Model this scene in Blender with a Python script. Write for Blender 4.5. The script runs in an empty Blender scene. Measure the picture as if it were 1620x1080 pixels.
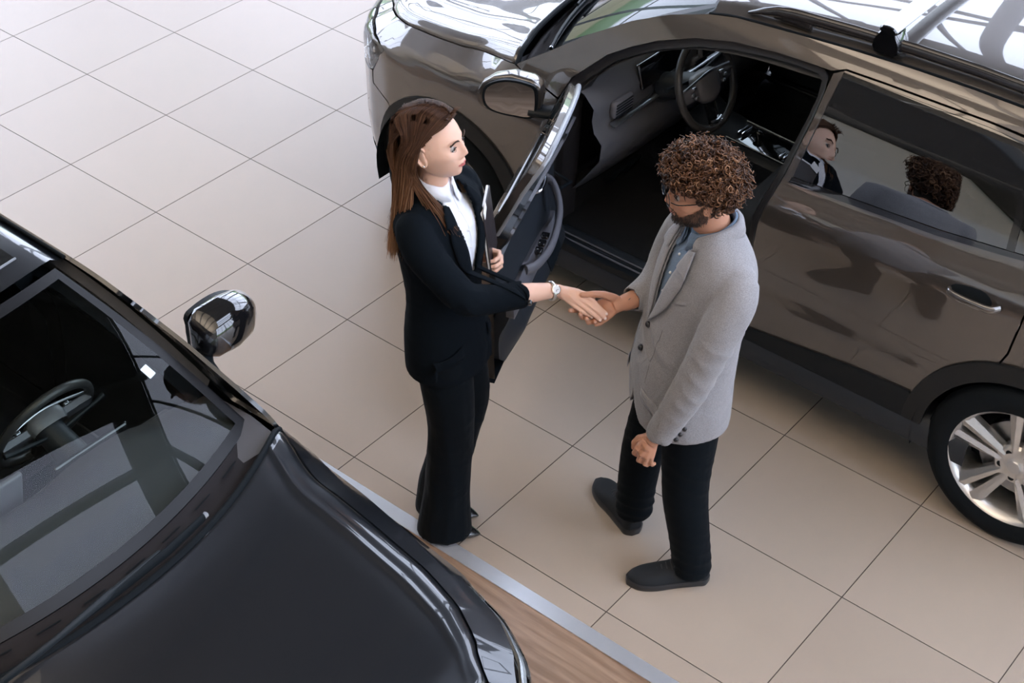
import bpy, math, random
import numpy as np
from mathutils import Vector, Matrix, Quaternion
from mathutils.geometry import delaunay_2d_cdt
random.seed(7); RNG = np.random.default_rng(7)
C = bpy.context.scene.collection
SC = bpy.context.scene
PI = math.pi
def link(o):
    C.objects.link(o); return o

# ---------------------------------------------------------------- camera
CAM_F, CAM_P, CAM_ROLL, CAM_YAW = 2547.1444, .686855486, .0450598156, 2.21693544
CAM_C = Vector((6.17083758, -5.03139772, 4.29118156))
_cp, _sp, _cy, _sy = math.cos(CAM_P), math.sin(CAM_P), math.cos(CAM_YAW), math.sin(CAM_YAW)
_Fw = Vector((_cy*_cp, _sy*_cp, -_sp)); _R0 = Vector((_sy, -_cy, 0)); _U0 = _R0.cross(_Fw)
CAM_R = _R0*math.cos(CAM_ROLL)+_U0*math.sin(CAM_ROLL); CAM_U = _U0*math.cos(CAM_ROLL)-_R0*math.sin(CAM_ROLL)
cam_d = bpy.data.cameras.new('camera'); cam = link(bpy.data.objects.new('camera', cam_d))
cam_d.sensor_width = 36; cam_d.lens = CAM_F*36/1620; cam_d.clip_start = .1; cam_d.clip_end = 400
M = Matrix((CAM_R, CAM_U, -_Fw)).transposed().to_4x4(); M.translation = CAM_C
cam.matrix_world = M
SC.camera = cam

# ---------------------------------------------------------------- light, world, exposure
SC.view_settings.view_transform = 'Standard'; SC.view_settings.look = 'None'
SC.view_settings.gamma = 1; SC.view_settings.use_curve_mapping = False
SC.view_settings.exposure = 0.35
WORLD_STRENGTH = 5.0
FILL_W = 420  # strength of the added fill lights
w = bpy.data.worlds.new('daylight'); SC.world = w; w.use_nodes = True
nt = w.node_tree; nt.nodes.clear()
N = nt.nodes.new
tc = N('ShaderNodeTexCoord'); sep = N('ShaderNodeSeparateXYZ'); nt.links.new(tc.outputs['Generated'], sep.inputs[0])
nz = N('ShaderNodeTexNoise'); nz.inputs['Scale'].default_value = 9; nz.inputs['Detail'].default_value = 5
nt.links.new(tc.outputs['Generated'], nz.inputs['Vector'])
ma = N('ShaderNodeMath'); ma.operation = 'MULTIPLY_ADD'; ma.inputs[1].default_value = .16; nt.links.new(nz.outputs['Fac'], ma.inputs[0]); nt.links.new(sep.outputs['Z'], ma.inputs[2])
ramp = N('ShaderNodeValToRGB'); nt.links.new(ma.outputs[0], ramp.inputs[0])
cr = ramp.color_ramp; cr.elements[0].position = 0.0; cr.elements[0].color = (.16, .17, .14, 1)
cr.elements[1].position = 1; cr.elements[1].color = (.74, .83, 1.05, 1)
for p, c in ((.075, (.2, .21, .16, 1)), (.085, (.09, .15, .09, 1)), (.16, (.16, .26, .17, 1)), (.18, (.78, .87, 1.08, 1)), (.5, (.78, .87, 1.08, 1))):
    e = cr.elements.new(p); e.color = c
bg = N('ShaderNodeBackground'); bg.inputs['Strength'].default_value = WORLD_STRENGTH
nt.links.new(ramp.outputs[0], bg.inputs['Color'])
wo = N('ShaderNodeOutputWorld'); nt.links.new(bg.outputs[0], wo.inputs['Surface'])
w.cycles.sampling_method = 'AUTOMATIC'
SC.cycles.max_bounces = 10; SC.cycles.transparent_max_bounces = 16; SC.cycles.diffuse_bounces = 4
SC.cycles.sample_clamp_indirect = 3; SC.cycles.caustics_reflective = False; SC.cycles.caustics_refractive = False
SC.cycles.use_denoising = True; SC.cycles.denoising_input_passes = 'RGB_ALBEDO'

# ---------------------------------------------------------------- materials
MATS = {}
def mat(name, col=(.5,.5,.5), rough=.5, metal=0, coat=0, spec=.5, bump=None, sheen=0, noise=None, coat_rough=.03, alpha=None, aniso=0):
    if name in MATS: return MATS[name]
    m = bpy.data.materials.new(name); m.use_nodes = True; MATS[name] = m
    t = m.node_tree; b = t.nodes['Principled BSDF']
    b.inputs['Base Color'].default_value = (*col, 1); b.inputs['Roughness'].default_value = rough
    b.inputs['Metallic'].default_value = metal; b.inputs['Coat Weight'].default_value = coat; b.inputs['Coat Roughness'].default_value = coat_rough
    b.inputs['Specular IOR Level'].default_value = spec
    if sheen: b.inputs['Sheen Weight'].default_value = sheen; b.inputs['Sheen Roughness'].default_value = .4
    if noise:      # (scale, second colour, contrast low, high)
        tcn = t.nodes.new('ShaderNodeTexCoord'); n = t.nodes.new('ShaderNodeTexNoise'); n.inputs['Scale'].default_value = noise[0]; n.inputs['Detail'].default_value = 4
        t.links.new(tcn.outputs['Object'], n.inputs['Vector'])
        r = t.nodes.new('ShaderNodeValToRGB'); r.color_ramp.elements[0].position = noise[2]; r.color_ramp.elements[1].position = noise[3]
        r.color_ramp.elements[0].color = (*col, 1); r.color_ramp.elements[1].color = (*noise[1], 1)
        t.links.new(n.outputs['Fac'], r.inputs[0]); t.links.new(r.outputs[0], b.inputs['Base Color'])
    if bump:       # (scale, strength, distance)
        tcn = t.nodes.new('ShaderNodeTexCoord'); n = t.nodes.new('ShaderNodeTexNoise'); n.inputs['Scale'].default_value = bump[0]; n.inputs['Detail'].default_value = 3
        t.links.new(tcn.outputs['Object'], n.inputs['Vector'])
        bb = t.nodes.new('ShaderNodeBump'); bb.inputs['Strength'].default_value = bump[1]; bb.inputs['Distance'].default_value = bump[2]
        t.links.new(n.outputs['Fac'], bb.inputs['Height']); t.links.new(bb.outputs[0], b.inputs['Normal'])
    return m
def glass(name, tint=(.8,.85,.83), refl=1.0, ior=1.5):
    if name in MATS: return MATS[name]
    m = bpy.data.materials.new(name); m.use_nodes = True; MATS[name] = m
    t = m.node_tree; t.nodes.clear(); n = t.nodes.new
    tr = n('ShaderNodeBsdfTransparent'); tr.inputs[0].default_value = (*tint, 1)
    g = n('ShaderNodeBsdfGlossy'); g.inputs['Roughness'].default_value = 0; g.inputs[0].default_value = (refl, refl, refl, 1)
    f = n('ShaderNodeFresnel'); f.inputs[0].default_value = ior
    mx = n('ShaderNodeMixShader'); t.links.new(f.outputs[0], mx.inputs[0]); t.links.new(tr.outputs[0], mx.inputs[1]); t.links.new(g.outputs[0], mx.inputs[2])
    o = n('ShaderNodeOutputMaterial'); t.links.new(mx.outputs[0], o.inputs[0])
    return m

def tag(o, label=None, cat=None, group=None, kind=None):
    if label: o['label'] = label
    if cat: o['category'] = cat
    if group: o['group'] = group
    if kind: o['kind'] = kind
    return o
def mk(name, verts, faces, m=None, parent=None, smooth=True, normals=None, mats=None, midx=None):
    me = bpy.data.meshes.new(name)
    me.from_pydata([tuple(map(float, v)) for v in verts], [], [tuple(int(i) for i in f) for f in faces]); me.validate(clean_customdata=False)
    for x in (mats or ([m] if m else [])): me.materials.append(x)
    if midx is not None and len(midx) == len(me.polygons): me.polygons.foreach_set('material_index', midx)
    if smooth: me.polygons.foreach_set('use_smooth', [True]*len(me.polygons))
    me.update()
    if normals is not None and len(normals) == len(me.vertices):
        me.normals_split_custom_set_from_vertices([tuple(n) for n in normals])
    o = link(bpy.data.objects.new(name, me)); o.parent = parent
    return o
def empty(name, loc=(0,0,0), rz=0):
    o = link(bpy.data.objects.new(name, None)); o.location = loc; o.rotation_euler = (0,0,rz); o.empty_display_size = .1
    return o

class MB:
    """collects shapes into one mesh"""
    def __init__(s): s.v = []; s.f = []; s.mi = []; s.cur = 0
    def add(s, v, f):
        k = len(s.v); s.v += [tuple(map(float, p)) for p in v]; s.f += [tuple(i+k for i in q) for q in f]; s.mi += [s.cur]*len(f)
    def box(s, c, size, rot=None, bev=0):
        x, y, z = size[0]/2, size[1]/2, size[2]/2
        if bev:
            b = min(bev, x*.99, y*.99, z*.99); pts = []
            fr = []
            # rounded box through stacked rounded-rectangle rings
            def ring(zz, ins):
                out = []
                for (sx, sy, a0) in ((1,1,0),(-1,1,90),(-1,-1,180),(1,-1,270)):
                    for k in range(4):
                        a = math.radians(a0+k*30); r = b-ins
                        out.append((sx*(x-b)+r*math.cos(a), sy*(y-b)+r*math.sin(a), zz))
                return out
            rings = [ring(-z, b*.98)]+[ring(-z+b*(1-math.cos(a)), b*(1-math.sin(a))) for a in (PI/6, PI/3, PI/2)]+[ring(z-b*(1-math.cos(a)), b*(1-math.sin(a))) for a in (PI/2, PI/3, PI/6)]+[ring(z, b*.98)]
            vs = [p for r in rings for p in r]; n = 16; fs = []
            for i in range(len(rings)-1):
                for j in range(n): fs.append((i*n+j, i*n+(j+1)%n, (i+1)*n+(j+1)%n, (i+1)*n+j))
            fs.append(tuple(range(n))[::-1]); fs.append(tuple((len(rings)-1)*n+j for j in range(n)))
        else:
            vs = [(sx*x, sy*y, sz*z) for sz in (-1,1) for sy in (-1,1) for sx in (-1,1)]
            fs = [(0,2,3,1),(4,5,7,6),(0,1,5,4),(2,6,7,3),(0,4,6,2),(1,3,7,5)]
        R = rot if rot is not None else Matrix.Identity(3)
        s.add([tuple(R @ Vector(p)+Vector(c)) for p in vs], fs); return s
    def tube(s, pts, rad, n=10, cap=True, closed=False, flat=None, up=None):
        """swept tube; rad number, list or list of (ru, rv)"""
        pts = [Vector(p) for p in pts]; m = len(pts); vs = []
        u = None
        for i, p in enumerate(pts):
            a = pts[(i-1) % m] if (closed or i) else pts[0]; b = pts[(i+1) % m] if (closed or i < m-1) else pts[-1]
            t = (b-a).normalized() if (b-a).length > 1e-9 else Vector((0,0,1))
            if u is None:
                h = Vector(up) if up is not None else (Vector((0,0,1)) if abs(t.z) < .9 else Vector((1,0,0)))
                u = (h-t*h.dot(t)).normalized()
            else:
                if up is not None: h = Vector(up)
                else: h = u
                q = h-t*h.dot(t); u = q.normalized() if q.length > 1e-6 else u
            w_ = t.cross(u)
            r = rad[i] if isinstance(rad, (list, tuple)) else rad
            ru, rv = r if isinstance(r, (list, tuple)) else (r, r)
            for k in range(n):
                a_ = 2*PI*k/n; vs.append(p+u*(math.cos(a_)*ru)+w_*(math.sin(a_)*rv))
        fs = []
        for i in range(m if closed else m-1):
            i2 = (i+1) % m
            for k in range(n): fs.append((i*n+k, i*n+(k+1) % n, i2*n+(k+1) % n, i2*n+k))
        if cap and not closed:
            fs.append(tuple(range(n))[::-1]); fs.append(tuple((m-1)*n+k for k in range(n)))
        s.add([tuple(p) for p in vs], fs); return s
    def lathe(s, prof, axis='z', n=32, c=(0,0,0), R=None, closed=False):
        vs = []
        for (r, h) in prof:
            for k in range(n):
                a = 2*PI*k/n; p = Vector((r*math.cos(a), r*math.sin(a), h))
                if axis == 'y': p = Vector((p.x, p.z, p.y))
                elif axis == 'x': p = Vector((p.z, p.x, p.y))
                if R is not None: p = R @ p
                vs.append(tuple(p+Vector(c)))
        fs = []; m = len(prof)
        for i in range(m if closed else m-1):
            for k in range(n): fs.append((i*n+k, i*n+(k+1) % n, ((i+1) % m)*n+(k+1) % n, ((i+1) % m)*n+k))
        if not closed:
            fs.append(tuple(range(n))[::-1]); fs.append(tuple((m-1)*n+k for k in range(n)))
        s.add(vs, fs); return s
    def ell(s, c, r, R=None, nu=14, nv=10):
        vs = []; fs = []
        for i in range(nv+1):
            ph = PI*i/nv
            for k in range(nu):
                a = 2*PI*k/nu; p = Vector((r[0]*math.sin(ph)*math.cos(a), r[1]*math.sin(ph)*math.sin(a), r[2]*math.cos(ph)))
                if R is not None: p = R @ p
                vs.append(tuple(p+Vector(c)))
        for i in range(nv):
            for k in range(nu): fs.append((i*nu+k, (i+1)*nu+k, (i+1)*nu+(k+1) % nu, i*nu+(k+1) % nu))
        s.add(vs, fs); return s
    def prism(s, poly, z0, z1, fn=None):
        n = len(poly); vs = [(x, y, z0) for x, y in poly]+[(x, y, z1) for x, y in poly]
        if fn: vs = [fn(p) for p in vs]
        s.add(vs, [tuple(range(n))[::-1], tuple(range(n, 2*n))]+[(i, (i+1) % n, n+(i+1) % n, n+i) for i in range(n)]); return s
    def build(s, name, m=None, parent=None, smooth=True, mats=None, sharp=None):
        o = mk(name, s.v, s.f, m, parent, smooth, mats=mats, midx=s.mi if mats else None)
        if smooth: autosmooth(o, sharp or 40)
        return o
def autosmooth(o, ang=40):
    me = o.data; me.set_sharp_from_angle(angle=math.radians(ang))
def grid(rows, closed_u=False, closed_v=False):
    nu, nv = len(rows), len(rows[0]); v = [p for r in rows for p in r]; f = []
    for i in range(nu if closed_u else nu-1):
        for j in range(nv if closed_v else nv-1):
            f.append((i*nv+j, i*nv+(j+1) % nv, ((i+1) % nu)*nv+(j+1) % nv, ((i+1) % nu)*nv+j))
    return v, f
def crom(pts, n=8, closed=False):
    """Catmull-Rom through any-dimensional control points"""
    P = np.array(pts, float); m = len(P); out = []
    for i in range(m if closed else m-1):
        p0 = P[(i-1) % m] if (closed or i) else 2*P[0]-P[1]; p1 = P[i]; p2 = P[(i+1) % m]
        p3 = P[(i+2) % m] if (closed or i < m-2) else 2*P[-1]-P[-2]
        for k in range(n):
            t = k/n; out.append(.5*((2*p1)+(-p0+p2)*t+(2*p0-5*p1+4*p2-p3)*t*t+(-p0+3*p1-3*p2+p3)*t**3))
    if not closed: out.append(P[-1])
    return [tuple(map(float, p)) for p in out]

# ---------------------------------------------------------------- the showroom
def floor_tile_material():
    m = bpy.data.materials.new('floor_tile'); m.use_nodes = True; t = m.node_tree; b = t.nodes['Principled BSDF']; n = t.nodes.new; L = t.links.new
    geo = n('ShaderNodeNewGeometry'); sp = n('ShaderNodeSeparateXYZ'); L(geo.outputs['Position'], sp.inputs[0])
    def math_(op, a, b_=None, c=None):
        q = n('ShaderNodeMath'); q.operation = op
        for i, x in enumerate((a, b_, c)):
            if x is None: continue
            if isinstance(x, (int, float)): q.inputs[i].default_value = x
            else: L(x, q.inputs[i])
        return q.outputs[0]
    masks = []; cells = []
    for ax in 'XY':
        u = math_('DIVIDE', sp.outputs[ax], .6)
        fr = math_('FRACT', math_('ADD', u, 100.5))
        d = math_('ABSOLUTE', math_('SUBTRACT', fr, .5))
        masks.append(math_('LESS_THAN', d, .0034)); cells.append(math_('FLOOR', u))
    g = math_('MAXIMUM', masks[0], masks[1])
    cx = n('ShaderNodeCombineXYZ'); L(cells[0], cx.inputs[0]); L(cells[1], cx.inputs[1])
    wn = n('ShaderNodeTexWhiteNoise'); L(cx.outputs[0], wn.inputs['Vector'])
    nz = n('ShaderNodeTexNoise'); nz.inputs['Scale'].default_value = 1.1; nz.inputs['Detail'].default_value = 2; L(geo.outputs['Position'], nz.inputs['Vector'])
    f = math_('MULTIPLY_ADD', wn.outputs['Value'], .35, math_('MULTIPLY', nz.outputs['Fac'], .5))
    r = n('ShaderNodeValToRGB'); r.color_ramp.elements[0].color = (*TILE_A, 1); r.color_ramp.elements[1].color = (*TILE_B, 1)
    r.color_ramp.elements[0].position = .2; r.color_ramp.elements[1].position = .8; L(f, r.inputs[0])
    mx = n('ShaderNodeMix'); mx.data_type = 'RGBA'; L(g, mx.inputs['Factor']); L(r.outputs[0], mx.inputs['A']); mx.inputs['B'].default_value = (.055, .04, .03, 1)
    L(mx.outputs['Result'], b.inputs['Base Color'])
    n2 = n('ShaderNodeTexNoise'); n2.inputs['Scale'].default_value = 30; n2.inputs['Detail'].default_value = 4; L(geo.outputs['Position'], n2.inputs['Vector'])
    L(math_('ADD', math_('MULTIPLY_ADD', n2.outputs['Fac'], .02, TILE_ROUGH-.01), math_('MULTIPLY', g, .5)), b.inputs['Roughness'])
    bp = n('ShaderNodeBump'); bp.inputs['Strength'].default_value = .5; bp.inputs['Distance'].default_value = .002; L(math_('SUBTRACT', 1, g), bp.inputs['Height']); L(bp.outputs[0], b.inputs['Normal'])
    b.inputs['IOR'].default_value = 1.55
    return m
TILE_A, TILE_B, TILE_ROUGH = (.36, .30, .245), (.42, .35, .285), .32
def wood_material():
    m = bpy.data.materials.new('wood_floor'); m.use_nodes = True; t = m.node_tree; b = t.nodes['Principled BSDF']; n = t.nodes.new; L = t.links.new
    geo = n('ShaderNodeNewGeometry'); mp = n('ShaderNodeMapping'); L(geo.outputs['Position'], mp.inputs[0]); mp.inputs['Scale'].default_value = (1.2, 14, 1)
    nz = n('ShaderNodeTexNoise'); nz.inputs['Scale'].default_value = 2.5; nz.inputs['Detail'].default_value = 7; nz.inputs['Distortion'].default_value = .6; L(mp.outputs[0], nz.inputs['Vector'])
    r = n('ShaderNodeValToRGB'); r.color_ramp.elements[0].color = (.20, .125, .08, 1); r.color_ramp.elements[1].color = (.36, .25, .175, 1)
    r.color_ramp.elements[0].position = .3; r.color_ramp.elements[1].position = .7; L(nz.outputs['Fac'], r.inputs[0]); L(r.outputs[0], b.inputs['Base Color'])
    b.inputs['Roughness'].default_value = .33
    return m
def slab(name, x0, x1, y0, y1, z0, z1, m, kind='structure'):
    b = MB(); b.box(((x0+x1)/2, (y0+y1)/2, (z0+z1)/2), (x1-x0, y1-y0, z1-z0)); o = b.build(name, m, smooth=False)
    if kind: o['kind'] = kind
    return o
RX0, RX1, RY0, RY1, RH = -9.0, 14.0, -9.0, 7.6, 9.2
M_WHITE = mat('wall_paint', (.62, .62, .61), .6); M_CEIL = mat('ceiling_paint', (.11, .11, .115), .7); M_BEAM = mat('beam_paint', (.12, .13, .15), .5)
M_ALU = mat('brushed_aluminium', (.62, .66, .72), .25, 1)
slab('floor', RX0, RX1, -1.895, RY1, -.1, 0, floor_tile_material())
slab('floor', RX0, RX1, RY0, -1.955, -.1, 0, wood_material())
slab('trim_1', RX0, RX1, -1.955, -1.895, -.1, .004, mat('strip_aluminium', (.66, .69, .74), .3, .6))
SKX0, SKX1, SKY0, SKY1 = 6.6, 12.4, -2.0, 5.0
b = MB()
for x0, x1, y0, y1 in ((RX0, SKX0, SKY0, RY1), (SKX1, RX1, SKY0, RY1), (SKX0, SKX1, SKY1, RY1)): b.box(((x0+x1)/2, (y0+y1)/2, RH+.1), (x1-x0, y1-y0, .2))
o = b.build('ceiling', M_CEIL, smooth=False); o['kind'] = 'structure'
slab('ceiling', RX0, RX1, RY0, SKY0, RH, RH+.2, mat('ceiling_cream', (.72, .66, .58), .7))
b = MB()
for i in range(1, 3): b.box((SKX0+(SKX1-SKX0)*i/3, (SKY0+SKY1)/2, RH+.1), (.24, SKY1-SKY0, .2))
o = b.build('window_4', M_BEAM, smooth=False); o['kind'] = 'structure'
slab('wall_front', RX0, RX1, RY0-.2, RY0, 0, RH, M_WHITE)
slab('wall_front', RX0, RX1, RY0, RY0+.02, 4.7, RH, mat('dark_wall_panel', (.03, .032, .036), .5))
slab('wall_right', RX1, RX1+.2, RY0, -4.0, 0, RH, M_WHITE)
slab('wall_left', RX0-.2, RX0, RY0, -3.0, 0, RH, M_WHITE)
# glazed walls: mullion frames, one object per window wall, sills below
def window_wall(name, p0, p1, nv, hs, th=.09):
    b = MB(); p0 = Vector(p0); p1 = Vector(p1); d = (p1-p0); L_ = d.length; a = math.atan2(d.y, d.x); R = Matrix.Rotation(a, 3, 'Z')
    for i in range(nv+1):
        c = p0+d*(i/nv); wd = .26 if i % 3 == 0 else th
        b.box((c.x, c.y, RH/2), (wd, wd*1.3, RH), R)
    for h in hs:
        c = p0+d*.5; b.box((c.x, c.y, h), (L_, .1, th), R)
    o = b.build(name, M_BEAM, smooth=False); o['kind'] = 'structure'
    g = MB(); c = p0+d*.5; g.box((c.x, c.y, RH/2), (L_, .012, RH), R)
    return o
window_wall('window_1', (RX0, RY1, 0), (RX1, RY1, 0), 12, (.1, 3.0, 6.0, 9.1))
window_wall('window_2', (RX0, -3.0, 0), (RX0, RY1, 0), 7, (.1, 3.0, 6.0, 9.1))
window_wall('window_3', (RX1, -4.0, 0), (RX1, RY1, 0), 7, (.1, 3.0, 6.0, 9.1))
b = MB()
for i in range(7):
    x = RX0+1.5+i*3.2
    if SKX0 < x < SKX1: continue
    b.box((x, (RY0+RY1)/2, RH-.2), (.22, RY1-RY0, .38))
o = b.build('ceiling_beam', M_BEAM, smooth=False); o['kind'] = 'structure'; o.name = 'trim_2'
# a raking steel brace and a bent tube column just inside the tall glazing (they show as reflections in the car roof)
b = MB(); b.tube([(-6, RY1-.5, 9.0), (-1, RY1-.5, 6.6), (5, RY1-.5, 5.0), (12, RY1-.5, 4.1)], .07, 12)
b.tube(crom([(1.4, RY1-.9, 9.2), (1.7, RY1-.9, 6.5), (2.4, RY1-.9, 3), (2.6, RY1-.9, 0)], 8), .16, 16)
b.tube(crom([(-5.4, RY1-.9, 9.2), (-5.0, RY1-.9, 6.5), (-4.3, RY1-.9, 3), (-4.1, RY1-.9, 0)], 8), .16, 16)
o = b.build('trim_3', M_BEAM); o['kind'] = 'structure'

# added warm fill lights, out of view, aimed up to bounce off the ceiling
M_FILL = bpy.data.materials.new('fill_light_spare'); M_FILL.use_nodes = True; M_FILL.node_tree.nodes['Principled BSDF'].inputs['Base Color'].default_value = (.8, .8, .8, 1)  # unused material belonging to the added fill lights
for i, (x, y) in enumerate([(-3, -7), (1.5, -7), (6, -7), (10.5, -7)]):
    l = bpy.data.lights.new('added_fill_light', 'AREA'); l.shape = 'RECTANGLE'; l.size = 3.6; l.size_y = 1.6; l.energy = FILL_W; l.color = (1, .90, .80)
    o = link(bpy.data.objects.new('added_fill_light', l)); o.location = (x, y, RH-4.0); o.rotation_euler = (PI, 0, 0)
    tb_ = MB(); tb_.box((x, y, RH-4.12), (3.7, 1.7, .16), bev=.04); tb_.box((x, y, RH-2.0), (.04, .04, 4.0)); o = tb_.build('trim_%d' % (4+i), M_BEAM); o['kind'] = 'structure'   # made-up trough and hanger dressing the added fill light
#BODY-BEGIN
def smooth_table(pts, lo, hi, n=500, w=9):
    xs = np.linspace(lo, hi, n); ys = np.interp(xs, [p[0] for p in pts], [p[1] for p in pts])
    pad = np.concatenate([2*ys[0]-ys[w:0:-1], ys, 2*ys[-1]-ys[-2:-w-2:-1]])
    k = np.hanning(2*w+3)[1:-1]; k /= k.sum()
    return xs, np.convolve(pad, k, 'valid')
ZC = smooth_table([(0.05,.74),(.15,.80),(.24,.855),(.32,.885),(.45,.892),(.56,.90),(.62,.897),(.75,.910),(.88,.92),(.94,.912),(.985,.885),(1.03,.855),(1.08,.835),(1.3,.745),(1.45,.672),(1.53,.62),(1.58,.56),(1.64,.44)], .05, 1.64, 500, 6)
ZF = smooth_table([(0.05,.74),(.15,.80),(.24,.855),(.32,.885),(.45,.90),(.6,.905),(.75,.91),(.90,.915),(.955,.905),(.975,.885),(1.03,.80),(1.1,.68),(1.3,.5),(1.64,.2)], .05, 1.64, 500, 4)
PLAN = [(1.6,0),(1.605,.15),(1.62,.32),(1.655,.5),(1.71,.63),(1.79,.745),(1.9,.83),(2.05,.88),(2.25,.906),(2.4,.915),(2.6,.92)]
def _unroll():
    P = np.array(PLAN[::-1], float)
    d = np.r_[0, np.cumsum(np.hypot(*np.diff(P, axis=0).T))]
    s = np.linspace(0, d[-1], 400)
    X = np.interp(s, d, P[:,0]); Y = np.interp(s, d, P[:,1])
    k = np.hanning(27); k /= k.sum()
    sm = lambda a, odd: np.convolve(np.r_[2*a[0]-a[13:0:-1], a, (odd*a[-2:-15:-1])], k, 'valid')
    return 2.6-s, sm(X, 1), sm(Y, -1)
UT, UX, UY = _unroll()          # t decreasing from 2.6 to the front centre
UT, UX, UY = UT[::-1].copy(), UX[::-1].copy(), UY[::-1].copy()
UNX = -np.gradient(UY, UT)*0; _dx, _dy = np.gradient(UX, UT), np.gradient(UY, UT)
_l = np.hypot(_dx, _dy); UNX, UNY = -_dy/_l, _dx/_l
TC = float(UT[0])               # unrolled coordinate of the front centre
RX = [(4.6,.92),(5.3,.91),(5.6,.875),(5.75,.82),(5.85,.72),(5.92,.5),(5.96,.25),(5.97,0)]
def _sst(a, b, x): t = min(1, max(0, (x-a)/(b-a))); return t*t*(3-2*t)
EXT = 0.0                       # extra length ahead of the front axle
FD = 0.0                        # how much lower the bonnet shoulders of this body sit
def prof(x, z):
    r = min(.12, max(0, (x-3.2)*.055))*min(1, max(0, (z-.6)/.35))*(1 if z < 1.2 else max(0, 1-(z-1.2)/.3))
    hc = np.interp(z-r, *ZC)
    if x > 2.78: return hc
    hf = np.interp(z+FD*min(1, max(0, (z-.5)/.3))+max(0, 2.74-max(x,1.7))*.1*min(1, max(0, (z-.6)/.3)), *ZF)
    k = _sst(2.45, 2.78, x)
    return hc*k+hf*(1-k)
def F(t, z, s=1):
    """car side surface: t runs along the side and wraps round the front, z is height, s=+1 the driver's side (-y)"""
    ins = .92-prof(t, z)
    if t < 2.6:
        x = np.interp(t, UT, UX); y = np.interp(t, UT, UY); nx = np.interp(t, UT, UNX); ny = np.interp(t, UT, UNY)
        x = x-nx*ins; k = _sst(0, 1, (2.35-x)/.75)
        return (float(x-EXT*k), float(-s*(y-ny*ins)), z)
    p = np.interp(t, [a[0] for a in RX], [a[1] for a in RX]) if t > 4.6 else .92
    return (float(t), float(-s*(p-ins)), z)
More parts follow.
